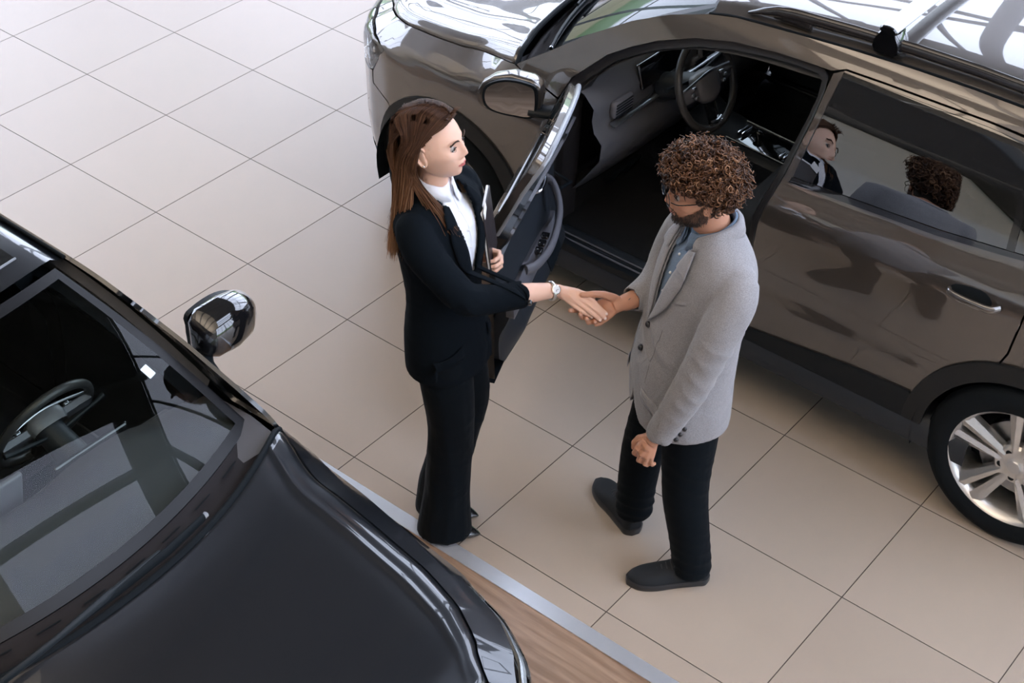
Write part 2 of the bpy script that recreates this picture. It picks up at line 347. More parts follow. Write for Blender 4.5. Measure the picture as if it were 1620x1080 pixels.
#BODY-END
# ================================================================ cars
CX0 = 3.8                      # car geometry is written in unrolled x, the car's own origin sits at x = CX0
def inpoly(px, py, poly):
    ins = np.zeros(len(px), bool); n = len(poly); j = n-1
    for i in range(n):
        xi, yi = poly[i]; xj, yj = poly[j]
        if yi != yj:
            c = ((yi > py) != (yj > py)) & (px < (xj-xi)*(py-yi)/(yj-yi)+xi); ins ^= c
        j = i
    return ins
def dens(poly, step):
    out = []
    for i in range(len(poly)):
        a, b = poly[i], poly[(i+1) % len(poly)]; k = max(1, int(math.hypot(a[0]-b[0], a[1]-b[1])/step))
        for q in range(k): out.append((a[0]+(b[0]-a[0])*q/k, a[1]+(b[1]-a[1])*q/k))
    return out
def area(poly): return sum(poly[i-1][0]*poly[i][1]-poly[i][0]*poly[i-1][1] for i in range(len(poly)))/2
def panel(name, outer, fn, m, parent, holes=(), step=.035, flange=.014, off=0.0, nsign=1, back=False):
    """a curved sheet: the outline (and holes) in the surface's own two coordinates, mapped by fn, with a folded-in edge"""
    outer = dens(outer, step); holes = [dens(h, step) for h in holes]
    loops = [outer]+holes; verts = []; edges = []
    for lp in loops:
        k = len(verts); verts += lp; edges += [(k+i, k+(i+1) % len(lp)) for i in range(len(lp))]
    nb = len(verts); xs = [p[0] for p in outer]; ys = [p[1] for p in outer]
    gx, gy = np.meshgrid(np.arange(min(xs)+step*.5, max(xs), step), np.arange(min(ys)+step*.5, max(ys), step)); gx = gx.ravel(); gy = gy.ravel()
    ok = inpoly(gx, gy, outer)
    for h in holes: ok &= ~inpoly(gx, gy, h)
    gx, gy = gx[ok], gy[ok]
    B = np.array(verts)
    if len(gx):
        d = np.min(np.hypot(gx[:,None]-B[None,:,0], gy[:,None]-B[None,:,1]), axis=1); gx, gy = gx[d > step*.4], gy[d > step*.4]
    verts += list(zip(gx.tolist(), gy.tolist()))
    vo, eo, fo, _, _, _ = delaunay_2d_cdt([Vector(p) for p in verts], edges, [], 0, 1e-6)
    V2 = np.array([tuple(v) for v in vo]); cen = np.array([V2[list(f)].mean(0) for f in fo])
    ok = inpoly(cen[:,0], cen[:,1], outer)
    for h in holes: ok &= ~inpoly(cen[:,0], cen[:,1], h)
    F_ = [tuple(f) for f, k in zip(fo, ok) if k]
    h_ = 2e-3; P = np.array([fn(*p) for p in V2]); PU = np.array([fn(p[0]+h_, p[1]) for p in V2]); PV = np.array([fn(p[0], p[1]+h_) for p in V2])
    PU2 = np.array([fn(p[0]-h_, p[1]) for p in V2]); PV2 = np.array([fn(p[0], p[1]-h_) for p in V2])
    Nn = np.cross(PU-PU2, PV-PV2)*nsign; Nn /= np.maximum(np.linalg.norm(Nn, axis=1), 1e-12)[:,None]
    P = P+Nn*off
    # orient faces along the normals
    G = []
    for f in F_:
        a, b_, c = P[f[0]], P[f[1]], P[f[2]]
        G.append(f if np.dot(np.cross(b_-a, c-a), Nn[f[0]]) > 0 else f[::-1])
    # folded edge
    cnt = {}
    for f in G:
        for i in range(3):
            e = (f[i], f[(i+1) % 3]); k = tuple(sorted(e)); cnt.setdefault(k, []).append(e)
    be = [v[0] for v in cnt.values() if len(v) == 1]
    vs = list(P); ns = list(Nn); mp = {}; mq = {}
    for e in be:
        for i in e:
            if i not in mp:
                mp[i] = len(vs); vs.append(P[i]); ns.append(None); mq[i] = len(vs); vs.append(P[i]-Nn[i]*flange); ns.append(None)
    for a, b_ in be:
        q = (mp[b_], mp[a], mq[a], mq[b_]); fnm = np.cross(vs[mp[a]]-vs[mp[b_]], vs[mq[a]]-vs[mp[b_]])
        l = np.linalg.norm(fnm); fnm = fnm/l if l > 1e-12 else Nn[a]
        G.append(q)
        for i in q: ns[i] = fnm if ns[i] is None else ns[i]+fnm
    ns = [n/max(np.linalg.norm(n), 1e-9) for n in ns]
    vs = [(v[0]-CX0, v[1], v[2]) for v in vs]
    if back:
        k = len(vs); kk = len(V2); vs += [(P[i][0]-Nn[i][0]*flange-CX0, P[i][1]-Nn[i][1]*flange, P[i][2]-Nn[i][2]*flange) for i in range(kk)]; ns += [-Nn[i] for i in range(kk)]
        G += [tuple(j+k for j in f[::-1]) for f in G if len(f) == 3 and max(f) < kk]
    return mk(name, vs, G, m, parent, True, ns)
def arc(cx, cz, r, a0, a1, n=14): return [(cx+r*math.cos(math.radians(a0+(a1-a0)*i/n)), cz+r*math.sin(math.radians(a0+(a1-a0)*i/n))) for i in range(n+1)]
def cgrid(name, rows, m, parent, thick=0, flip=False, mats=None, midx=None, cx=True, sharp=None):
    v, f = grid(rows)
    if cx: v = [(p[0]-CX0, p[1], p[2]) for p in v]
    if flip: f = [q[::-1] for q in f]
    o = mk(name, v, f, m, parent, True, mats=mats, midx=midx)
    if thick:
        md = o.modifiers.new('thickness', 'SOLIDIFY'); md.thickness = thick; md.offset = -1
    if sharp: autosmooth(o, sharp)
    return o
WF, WR_, WH, WRAD = 2.41, 5.075, .342, .342      # wheel centres and tyre radius
SEAM0 = [(1.60,.925),(1.70,.935),(1.80,.945),(1.90,.955),(2.0,.962),(2.193,.981),(2.408,1.003),(2.56,1.028),(2.715,1.060)]
M_BLKPL = mat('black_plastic', (.005,.008,.011), .5, spec=.25); M_TRIM = mat('dark_interior_plastic', (.014,.018,.024), .5); M_TRIM2 = mat('grey_interior_plastic', (.11,.112,.13), .42)
M_GLOSS = mat('gloss_black_trim', (.006,.006,.007), .08, coat=1); M_CHROME = mat('chrome', (.85,.86,.88), .09, 1); M_SATIN = mat('satin_metal', (.55,.56,.58), .28, 1)
M_RUB = mat('tyre_rubber', (.005,.0075,.010), .8, spec=.15); M_FABR = mat('seat_cloth', (.008,.010,.014), .85, bump=(300,.3,.002)); M_CARP = mat('carpet', (.004,.006,.009), .95)
M_SEAL = mat('rubber_seal', (.004,.006,.008), .65, spec=.12); M_SCREEN = mat('screen_glass', (.004,.004,.005), .05, coat=1)
M_RIM = mat('alloy_silver', (.62,.61,.60), .3, .85, coat=.4); M_DISC = mat('brake_disc_steel', (.35,.35,.36), .35, 1)
G_CLEAR = glass('clear_car_glass', (.80,.86,.83), 1.0, 1.5); G_DARK = glass('privacy_glass', (.05,.055,.055), 1.0, 2.3); G_WS = glass('windscreen_glass', (.70,.76,.73), 1.0, 1.27)

def wheel(parent, x, y, side):
    r = empty('wheel', (x-CX0, y, WH)); r.parent = parent; r.rotation_euler = (0, 0, 0 if side > 0 else PI)
    # local: outer face towards -y
    b = MB(); b.lathe([(.245,-.10),(.262,-.108),(.30,-.112),(.325,-.10),(.338,-.08),(.342,-.03),(.342,.03),(.338,.08),(.325,.10),(.30,.112),(.262,.108),(.245,.10)], 'y', 56, closed=True)
    for k in range(4):
        b.lathe([(.3425,-.075+k*.045),(.3425,-.07+k*.045),(.339,-.0725+k*.045)], 'y', 56, closed=True)
    b.build('tyre', M_RUB, r, sharp=50)
    b = MB(); b.lathe([(.232,-.088),(.246,-.100),(.252,-.098),(.246,-.085),(.240,-.06),(.225,-.03),(.225,.09),(.245,.1),(.235,.095),(.215,.08),(.215,-.03),(.222,-.06)], 'y', 56, closed=True)
    rim = b.build('rim', M_RIM, r, sharp=50)
    b = MB()
    for k in range(5):
        a0 = 2*PI*k/5+.31
        for s in (-1, 1):
            # wide faceted blade of each split spoke
            def pt(rr, t, yy):
                a = a0+t; return (rr*math.cos(a), yy, rr*math.sin(a))
            t0, t1, t2, t3 = s*.04, s*.28, s*.075, s*.40
            in0, in1 = pt(.055, s*.05, -.070), pt(.058, s*.52, -.064)
            o0, o1 = pt(.238, s*.065, -.088), pt(.238, s*.30, -.080)
            mid = pt(.238, s*.17, -.094); inm = pt(.056, s*.3, -.078)
            vs = [in0, inm, in1, o0, mid, o1]+[(p[0], p[1]+.03, p[2]) for p in (in0, inm, in1, o0, mid, o1)]
            fs = [(0,1,4,3),(1,2,5,4),(0,3,9,6),(2,8,11,5),(3,4,10,9),(4,5,11,10),(0,6,7,1),(1,7,8,2),(6,9,10,7),(7,10,11,8)]
            if s < 0: fs = [f[::-1] for f in fs]
            b.add(vs, fs)
    b.lathe([(.001,-.079),(.03,-.079),(.036,-.074),(.075,-.071),(.085,-.06),(.085,-.03),(.001,-.03)], 'y', 40)
    b.build('spokes', M_RIM, r, sharp=25)
    b = MB(); b.lathe([(.001,-.083),(.024,-.083),(.028,-.079),(.028,-.07),(.001,-.07)], 'y', 28); b.build('hub_cap', M_SATIN, r)
    for k in range(5):
        a = 2*PI*k/5+.31+PI/5; b = MB(); b.lathe([(.001,-.0725),(.012,-.0725),(.0125,-.06),(.001,-.06)], 'y', 14, c=(.056*math.cos(a), 0, .056*math.sin(a))); b.build('wheel_bolt', M_BLKPL, r)
    b = MB(); b.lathe([(.07,-.022),(.158,-.022),(.16,-.02),(.16,.0),(.07,.0)], 'y', 40, closed=True); b.lathe([(.001,-.03),(.075,-.03),(.08,.0),(.001,.02)], 'y', 24); b.build('brake_disc', M_DISC, r, sharp=30)
    b = MB(); b.box((.13,-.0,.02), (.07,.08,.16), bev=.015); b.build('brake_caliper', M_BLKPL, r)
    b = MB(); b.lathe([(.001,.04),(.2,.04),(.215,.06),(.001,.06)], 'y', 32); b.build('back_plate', M_BLKPL, r)
    return r
OPEN_A = [(2.962,.99),(2.972,1.04),(2.995,1.1),(3.114,1.226),(3.21,1.288),(3.305,1.338),(3.452,1.393),(3.604,1.427),(3.784,1.446),(3.887,1.451),(3.97,1.449)]
OPEN_B = [(3.996,1.43),(4.004,1.38),(4.0,1.30),(3.971,1.096),(3.93,.90),(3.915,.69),(3.915,.40)]
RIDGE = [(2.742,1.071),(2.861,1.163),(3.007,1.27),(3.173,1.371),(3.318,1.437),(3.464,1.481),(3.577,1.501),(3.822,1.519),(4.02,1.531),(4.26,1.541),(4.5,1.546),(4.8,1.545),(5.1,1.535),(5.4,1.515),(5.65,1.48)]
SEAL_TOP = 1.462
def fn_s(s): return lambda t, z: F(t, z, s)
def steering_wheel(parent, c):
    r = empty('steering_wheel', (c[0]-CX0, c[1], c[2])); r.parent = parent; r.rotation_euler = (0, math.radians(-24), 0)   # local x is the column axis pointing at the driver
    pts = [(.0, .185*math.cos(a), .185*math.sin(a)*(1.0 if math.sin(a) > -.75 else .975)) for a in [2*PI*k/48 for k in range(48)]]
    b = MB(); b.tube(pts, [(.0155,.0165)]*48, 12, closed=True, up=(1,0,0)); b.build('wheel_rim', mat('steering_leather', (.035,.034,.035), .38), r)
    b = MB(); hub = crom([(-.062,.05),(.0,.062),(.062,.05),(.075,.0),(.05,-.06),(.0,-.075),(-.05,-.06),(-.075,.0)], 5, True)
    rings = [[(x, p[0]*k, p[1]*k) for p in hub] for x, k in ((-.035,.9),(-.01,1.0),(.012,.97),(.022,.85),(.027,.5),(.028,.02))]
    v, f = grid(rings, closed_v=True); f.append(tuple((5*len(hub)+i) for i in range(len(hub)))); b.add(v, f); b.build('airbag_cover', mat('hub_plastic', (.12,.12,.13), .38), r)
    for s in (-1, 1):
        b = MB(); b.add(*grid([[(x, s*yy, z) for (x, z) in ((.0,.032),(.012,.01),(.0,-.03),(-.02,-.02),(-.02,.025),(.0,.032))] for yy in (.06,.10,.14,.178)]))
        b.build('side_spoke', M_TRIM2, r, sharp=30)
    b = MB(); b.add(*grid([[(x, yy, z) for (x, yy) in ((.0,-.03),(.01,0),(.0,.03),(-.02,.025),(-.02,-.025),(.0,-.03))] for z in (-.06,-.11,-.175)])); b.build('lower_spoke', M_GLOSS, r, sharp=30)
    b = MB(); b.tube(crom([(.008,-.165,.03),(.02,-.07,.045),(.024,0,.052),(.02,.07,.045),(.008,.165,.03)], 6), .0045, 8); b.tube([(.006,-.035,-.15),(.012,0,-.155),(.006,.035,-.15)], .006, 8)
    b.build('chrome_accent', M_SATIN, r)
    for c_ in [(.012, s*(.098+.018*(k % 2)), .018-.02*k) for s in (-1, 1) for k in range(3)]+[(.004,-.03,-.168),(.004,.03,-.168)]:
        b = MB(); b.box(c_, (.012,.02,.012), bev=.003); b.build('button', M_SATIN, r)
    b = MB(); b.tube([(-.02,0,0),(-.22,0,0)], [.05,.06], 16); b.build('steering_column', M_TRIM, r)
    for s in (-1, 1):
        b = MB(); b.tube([(-.06, 0, .02), (-.05, s*.17, .05), (-.045, s*.20, .055)], [.008,.007,.010], 8); b.build('stalk', M_BLKPL, r)
    return r
def seat(parent, c, m, name='front_seat'):
    r = empty(name, (c[0]-CX0, c[1], c[2])); r.parent = parent
    W = .26
    def cushion(secs, nm, mm):
        rows = []
        for (x, z, w_, th, nx, nz) in secs:
            row = []
            for k in range(20):
                a = 2*PI*k/20; cc, ss = math.cos(a), math.sin(a); e = .55
                yy = w_*math.copysign(abs(cc)**e, cc); tt = th*math.copysign(abs(ss)**e, ss)
                tt += (.035*(abs(yy)/w_)**3 if ss > 0 else 0)
                row.append((x+nx*tt, yy, z+nz*tt))
            rows.append(row)
        v, f = grid(rows, closed_v=True); n = 20; f.append(tuple(range(n))[::-1]); f.append(tuple((len(rows)-1)*n+k for k in range(n)))
        b = MB(); b.add(v, f); return b.build(nm, mm, r, sharp=60)
    cushion([(-.27,.0,.2,.04,0,1),(-.24,.01,.25,.075,0,1),(0,0,W,.09,0,1),(.2,-.02,W,.085,0,1),(.26,-.03,.24,.05,0,1)], 'seat_cushion', m)
    cushion([(.20,.05,.22,.05,-1,.1),(.24,.15,W,.08,-1,.2),(.31,.35,W,.08,-1,.22),(.38,.53,.24,.07,-1,.22),(.41,.60,.16,.04,-1,.2)], 'seat_back', m)
    cushion([(.41,.64,.11,.03,-1,.2),(.42,.68,.135,.05,-1,.2),(.44,.76,.135,.05,-1,.2),(.455,.81,.11,.03,-1,.2)], 'headrest', m)
    b = MB(); 
    for s in (-1, 1): b.tube([(.39,s*.05,.56),(.42,s*.05,.68)], .007, 8)
    b.build('headrest_post', M_CHROME, r)
    return r
def mirror(parent, paint, s, dx=0, dz=0, ms=1):
    name = 'wing_mirror'
    r = empty(name, (0,0,0)); r.parent = parent
    def q(x, out, z):
        k = min(1, max(0, (out-.85)/.06)); out = out if out < .89 else .89+(out-.89)*ms; x = x if k < 1 else 3.045+(x-3.045)*ms; z = z if k < 1 else 1.11+(z-1.11)*ms; return (x-CX0+dx*k, -s*out, z+dz*k)
    # head: lofted along the outward direction
    secs = [(.895,.010,.05,.035,3.055,1.115),(.905,.0,.082,.062,3.05,1.112),(.94,0,.095,.08,3.045,1.11),(1.02,0,.092,.088,3.04,1.108),(1.09,0,.078,.078,3.045,1.10),(1.13,0,.058,.056,3.055,1.095),(1.145,0,.03,.03,3.065,1.09)]
    rows = []
    for (o_, _, rx, rz, cx, cz) in secs:
        row = []
        for k in range(28):
            a = 2*PI*k/28; cc, ss = math.cos(a), math.sin(a)
            x = cx-rx*1.05*math.copysign(abs(cc)**.8, cc) if cc > 0 else cx-rx*.25*math.copysign(abs(cc)**.4, cc)
            z = cz+rz*math.copysign(abs(ss)**.75, ss)
            row.append(q(x, o_, z))
        rows.append(row)
    v, f = grid(rows, closed_v=True); n = 28; f += [tuple(range(n))[::-1], tuple((len(rows)-1)*n+k for k in range(n))]
    b = MB(); b.add(v, f); b.build('mirror_housing', paint, r, sharp=60)
    b = MB(); out = crom([(.915,1.045),(.91,1.16),(.95,1.185),(1.04,1.185),(1.115,1.145),(1.125,1.08),(1.09,1.04),(1.0,1.03)], 4, True)
    b.add([q(3.077, o_, z) for o_, z in out]+[q(3.06, o_, z) for o_, z in out], [tuple(range(len(out)))]+[(i, (i+1) % len(out), len(out)+(i+1) % len(out), len(out)+i) for i in range(len(out))])
    b.build('mirror_bezel', M_BLKPL, r, smooth=False)
    cx_, cz_ = 1.015, 1.11; b = MB(); o2 = [(cx_+(o_-cx_)*.9, cz_+(z-cz_)*.9) for o_, z in out]
    b.add([q(3.0785+((o_-cx_)**2)*.2, o_, z) for o_, z in o2]+[q(3.0785,cx_,cz_)], [(i, (i+1) % len(o2), len(o2)) for i in range(len(o2))]); b.build('mirror_glass', mat('mirror_glass', (.75,.78,.8), .02, 1), r)
    b = MB(); b.tube([q(3.05,.845,1.045), q(3.05,.88,1.05), q(3.05,.94,1.06)], [(.022,.05),(.02,.042),(.02,.04)], 14); b.build('mirror_arm', M_BLKPL, r, sharp=60)
    b = MB(); b.tube([q(3.0,1.125,1.10), q(2.975,1.08,1.125), q(2.965,1.0,1.13)], .006, 6); b.build('side_repeater', mat('repeater_lens', (.7,.35,.1), .15, coat=1), r)
    return r
def door_handle(parent, s, x, z, paint):
    r = empty('door_handle', (0,0,0)); r.parent = parent
    def q(xx, zz, out=0): p = F(xx, zz, s); return (p[0]-CX0, p[1]-s*out, p[2])
    pts = [q(x-.095, z-.004,.004), q(x-.085, z-.002,.022), q(x-.04, z, .034), q(x+.03, z+.002, .036), q(x+.07, z+.003, .03), q(x+.09, z+.004,.006)]
    b = MB(); b.tube(crom(pts, 4), [(.014,.009)]*21, 12); b.build('handle_grip', paint, r, sharp=60)
    b = MB(); b.tube(crom([(p[0], p[1]-s*.004, p[2]-.008) for p in pts[1:5]], 4), .0035, 8); b.build('handle_chrome', M_SATIN, r)
    out = crom([(x-.09,z-.02),(x-.04,z-.034),(x+.03,z-.03),(x+.06,z),(x+.03,z+.034),(x-.04,z+.032),(x-.09,z+.015)], 3, True)
    panel('handle_recess', out, fn_s(s), M_BLKPL, r, step=.02, off=.0012, nsign=s, flange=.003)
    return r
M_COWL = mat('cowl_plastic', (.010,.008,.009), .55, spec=.2)
def build_car(name, loc, rz, paint, opts):
    global FD, EXT
    FD = opts.get('fd', 0.0); EXT = opts.get('ext', 0.0); SEAM = [(t, z-FD*.97) for t, z in SEAM0]
    car = empty(name, loc, rz)
    arcF = lambda a0, a1, r=.385: arc(WF, WH, r, a0, a1, 22); arcR = lambda a0, a1, r=.385: arc(WR_, WH, r, a0, a1, 22)
    for s in (1, -1):
        f = fn_s(s)
        fender = [(2.715,1.060-FD*.97),(2.80,1.044-FD*.6),(2.956,1.012),(2.958,.42),(2.93,.25)]+arcF(-12, 141)+[(2.04,.642),(1.925,.672),(1.93,.735),(1.974,.80),(2.024,.880),(1.947,.893-FD*.6),(1.859,.898-FD),(1.60,.893-FD),(1.42,.885-FD),(1.42,.905-FD)]+SEAM
        panel('fender', fender, f, paint, car, nsign=s)
        body = [(2.722,1.064-FD*.97),(2.80,1.050-FD*.6),(2.957,1.018),(2.966,1.04),(2.99,1.103)]+[(a, b_+.004) for a, b_ in OPEN_A[3:-1]]+[(4.0,1.458),(4.05,1.478),(4.205,1.482),(4.6,1.487),(5.0,1.478),(5.3,1.455),(5.55,1.41),(5.72,1.44)]+RIDGE[:0:-1]+[(2.745,1.082-FD*.9)]
        panel('roof_side_frame', body, f, paint, car, nsign=s, step=.022)
        rd = [(4.012,1.452),(4.009,1.38),(4.006,1.30),(3.977,1.096),(3.936,.90),(3.921,.69),(3.921,.36),(4.62,.36)]+arcR(170, 116)+[(4.898,.69),(4.942,.82),(4.963,1.021),(4.962,1.17),(4.94,1.3),(4.87,1.472),(4.6,1.481),(4.205,1.476),(4.05,1.472)]
        win = [(4.046,1.466),(4.032,1.326),(4.004,1.083),(4.234,1.099),(4.575,1.122),(4.824,1.149),(4.925,1.165),(4.905,1.3),(4.84,1.462),(4.6,1.471),(4.205,1.467)]
        d = empty('rear_door', (0,0,0)); d.parent = car
        panel('door_skin', rd, f, paint, d, [win], nsign=s, step=.024)
        panel('side_window', win, f, G_DARK, d, nsign=s, off=-.006, flange=.004, step=.022)
        panel('window_seal', [(4.0,1.078),(4.234,1.092),(4.575,1.115),(4.824,1.142),(4.93,1.157),(4.93,1.172),(4.824,1.160),(4.575,1.134),(4.234,1.112),(4.005,1.098)], f, M_GLOSS, d, nsign=s, off=.003, step=.03)
        panel('window_divider', [(4.822,1.15),(4.85,1.154),(4.80,1.466),(4.775,1.466)], f, M_GLOSS, d, nsign=s, off=-.002, step=.05)
        for (x0, x1) in ((3.99,4.92),): panel('door_card', [(x0-.02,.45),(4.7,.45),(4.8,.68),(x1,.75),(x1,1.12),(x0+.02,1.06)], lambda t, z, s=s: (F(t, z, s)[0], F(t, z, s)[1]+s*.06, z), M_TRIM, d, nsign=-s, step=.08)
        door_handle(d, s, 4.79, .985, paint)
        quarter = [(4.904,.685)]+arcR(115, -12)+[(5.60,.26),(5.84,.30),(5.86,.9),(5.84,1.1),(5.75,1.3),(5.65,1.40),(5.55,1.40),(5.3,1.445),(5.0,1.47),(4.88,1.474),(4.948,1.3),(4.970,1.17),(4.971,1.021),(4.950,.82)]
        qw = [(4.985,1.19),(5.25,1.22),(5.36,1.27),(5.22,1.40),(5.0,1.44),(4.955,1.41)]
        panel('rear_quarter', quarter, f, paint, car, [qw], nsign=s)
        panel('quarter_window', qw, f, G_DARK, car, nsign=s, off=-.005, flange=.004)
        panel('tail_light', [(5.6,.98),(5.87,.95),(5.87,1.08),(5.78,1.12),(5.6,1.08)], f, mat('tail_light_lens', (.25,.01,.01), .1, coat=1), car, nsign=s, off=.006)
        # black lower cladding
        panel('sill_cladding', [(2.80,.20),(2.80,.40),(3.2,.372),(3.929,.397),(4.41,.455),(4.64,.468),(4.69,.24),(4.66,.205),(4.4,.275),(4.15,.285),(3.5,.27),(3.0,.255)], f, M_BLKPL, car, nsign=s, off=.009, flange=.05)
        for nm, (cx, r1) in (('front_arch_trim', (WF, .443)), ('rear_arch_trim', (WR_, .447))):
            a = arc(cx, WH, r1, -16, 197, 34)+arc(cx, WH, .368, 197, -16, 34)
            panel(nm, a, f, mat('arch_plastic', (.009,.011,.013), .5, spec=.3), car, nsign=s, off=.010, flange=.05, step=.03)
        for cx in (WF, WR_):
            b = MB(); rows = []
            for k in range(25):
                a = math.radians(-15+k*210/24); rows.append([(cx+.40*math.cos(a)-CX0, -s*yy, WH+.40*math.sin(a)) for yy in (.90,.62)])
            v, ff = grid(rows); b.add(v, ff); k0 = len(v)
            b.add([(cx+.40*math.cos(math.radians(-15+k*210/24))-CX0, -s*.62, WH+.40*math.sin(math.radians(-15+k*210/24))) for k in range(25)], [tuple(range(25))])
            b.build('wheel_well', M_BLKPL, car, smooth=False)
            wheel(car, cx, -s*.80, s)
        # headlight
        hl = [(2.018,.875),(1.968,.80),(1.924,.738),(1.85,.722),(1.5,.705),(1.42,.715),(1.42,.875-FD),(1.60,.885-FD),(1.859,.890-FD),(1.945,.887-FD*.6)]
        H = empty('headlight', (0,0,0)); H.parent = car
        panel('lamp_bowl', hl, f, mat('lamp_interior', (.07,.07,.075), .25, .7), H, nsign=s, off=-.035, step=.03)
        for (t0, t1, z0) in ((1.46,1.58,.79-FD*.7),(1.63,1.75,.79-FD*.7),(1.80,1.88,.79-FD*.5)):
            p = F((t0+t1)/2, z0, s); c0 = F((t0+t1)/2-.01, z0, s); c1 = F((t0+t1)/2+.01, z0, s)
            b = MB(); n_ = Vector((c1[1]-c0[1], c0[0]-c1[0], 0)).normalized(); n_ = n_ if n_.dot(Vector((CX0-p[0], -p[1], 0))) > 0 else -n_; q_ = Vector(p)+n_*.055; b.ell((q_.x-CX0, q_.y, z0), (.030,.030,.030)); b.build('projector_lens', M_CHROME, H)
        panel('light_strip', [(2.015,.872),(1.945,.884-FD*.6),(1.859,.887-FD),(1.60,.882-FD),(1.43,.872-FD),(1.43,.862-FD),(1.6,.870-FD),(1.859,.874-FD),(1.94,.868-FD*.6),(1.99,.852)], f, mat('lamp_white_strip', (.8,.82,.82), .15, .4, coat=1), H, nsign=s, off=-.010, step=.02)
        panel('light_strip', [(1.96,.80),(1.92,.745),(1.85,.732),(1.7,.725),(1.7,.737),(1.84,.748),(1.9,.765),(1.94,.80)], f, mat('lamp_white_strip'), H, nsign=s, off=-.010, step=.02)
        panel('lamp_cover', hl, f, glass('lamp_cover_glass', (.85,.87,.88), 1, 1.55), H, nsign=s, off=-.001, step=.025, flange=.006)
    # front door outline is shared by the closed and the open door
    fd_low = [(2.966,1.012),(2.964,.40),(3.0,.36),(3.909,.36),(3.909,.69),(3.924,.90),(3.965,1.096)]
    fd = [(2.966,1.012),(2.964,.40),(3.0,.36),(3.909,.36),(3.909,.69),(3.924,.90),(3.965,1.096),(3.994,1.30),(3.998,1.38),(3.990,1.427),(3.966,1.443),(3.887,1.445),(3.784,1.440),(3.604,1.421),(3.452,1.387),(3.305,1.332),(3.21,1.282),(3.114,1.220),(2.998,1.094),(2.976,1.04)]
    fwin = [(3.16,1.062),(3.936,1.082),(3.960,1.30),(3.962,1.37),(3.945,1.403),(3.887,1.408),(3.784,1.404),(3.604,1.386),(3.452,1.352),(3.33,1.305),(3.20,1.215),(3.13,1.14)]
    for s in (1, -1):
        f = fn_s(s); opened = opts.get('open') and s == 1
        if opened:
            hp = F(2.93, .8, 1); d = empty('front_door', (hp[0]-CX0, hp[1], 0), math.radians(-opts['open'])); d.parent = car
            sub = empty('door_panels', (0,0,0)); C.objects.unlink(sub); bpy.data.objects.remove(sub)
            f0 = f
            off = (hp[0], hp[1])
            f = lambda t, z, f0=f0, off=off: (f0(t, z)[0]-off[0]+CX0, f0(t, z)[1]-off[1], z)
            shift = Matrix.Translation((-(hp[0]-CX0), -hp[1], 0))
        else:
            d = empty('front_door', (0,0,0)); d.parent = car; shift = Matrix.Identity(4)
        before = set(d.children)
        panel('door_skin', fd, f, paint, d, [fwin], nsign=s, back=opened, flange=.03 if opened else .014)
        panel('side_window', fwin, f, G_CLEAR if s > 0 else G_DARK, d, nsign=s, off=-.012, flange=.004, step=.022)
        panel('window_seal', [(3.15,1.056),(3.94,1.074),(3.94,1.09),(3.15,1.074)], f, M_GLOSS, d, nsign=s, off=.004, step=.03)
        panel('mirror_sail', [(2.99,1.04),(3.16,1.058),(3.135,1.14),(3.10,1.175),(3.0,1.075)], f, M_BLKPL, d, nsign=s, off=.004, step=.03)
        m_ = mirror(d, paint if not opts.get('black_mirror') else opts['black_mirror'], s, opts.get('mdx', 0), opts.get('mdz', -.02), opts.get('ms', 1))
        h_ = door_handle(d, s, 3.80, .965, paint)
        if opened:
            m_.location = (-(hp[0]-CX0), -hp[1], 0); h_.location = m_.location
        inn = lambda dd: (lambda t, z: (f(t, z)[0], f(t, z)[1]+s*dd(t, z), z))
        if not opened:
            panel('door_card', [(3.0,.42),(3.9,.42),(3.93,1.05),(3.02,1.03)], inn(lambda t, z: .06), M_TRIM, d, nsign=-s, step=.08)
        else:
            # inside of the open door: metal shell edge, trim panel with armrest, pull handle, pocket, opener
            tr = lambda t, z: .075+.05*math.exp(-((z-.70)/.10)**2)*min(1, max(0, (t-3.1)/.2))+.02*math.exp(-((z-1.0)/.06)**2)+.05*math.exp(-((z-.48)/.09)**2)*min(1, max(0, (3.85-t)/.2))
            card = [(3.05,.40),(3.80,.40),(3.85,.45),(3.87,.70),(3.90,1.03),(3.90,1.055),(3.4,1.045),(3.03,1.03),(3.03,.7)]
            panel('door_trim_panel', card, inn(tr), M_TRIM, d, nsign=-s, step=.02, flange=.05)
            panel('upper_trim', [(3.04,.94),(3.86,.96),(3.895,1.055),(3.4,1.048),(3.04,1.034)], inn(lambda t, z: tr(t, z)+.006), M_TRIM2, d, nsign=-s, step=.02, flange=.012)
            panel('decor_strip', [(3.22,.905),(3.80,.885),(3.82,.925),(3.5,.938),(3.2,.94)], inn(lambda t, z: tr(t, z)+.010), mat('decor_silver', (.42,.45,.50), .3, .6), d, nsign=-s, step=.02, flange=.008)
            panel('armrest', crom([(3.2,.70),(3.4,.745),(3.7,.76),(3.86,.74),(3.86,.66),(3.6,.64),(3.3,.62)], 4, True), inn(lambda t, z: tr(t, z)+.02), M_TRIM2, d, nsign=-s, step=.02, flange=.03)
            panel('speaker_grille', arc(3.22,.52,.085,0,340,16), inn(lambda t, z: tr(t, z)+.006), M_BLKPL, d, nsign=-s, step=.02, flange=.008)
            P3 = lambda t, z, e: (lambda p: (p[0]-CX0, p[1], p[2]))(inn(lambda a, b_: tr(a, b_)+e)(t, z))
            b = MB(); b.tube(crom([P3(3.22,.86,.0), P3(3.24,.845,.05), P3(3.34,.80,.085), P3(3.5,.76,.08), P3(3.62,.745,.05), P3(3.68,.75,.02)], 6), [(.022,.014)]*31, 12, up=(0,0,1)); b.build('pull_handle', M_TRIM2, d, sharp=60)
            b = MB(); b.tube(crom([P3(3.27,.918,.012), P3(3.30,.90,.035), P3(3.35,.885,.035), P3(3.37,.88,.012)], 5), [(.010,.006)]*16, 10); b.build('inner_handle', M_CHROME, d)
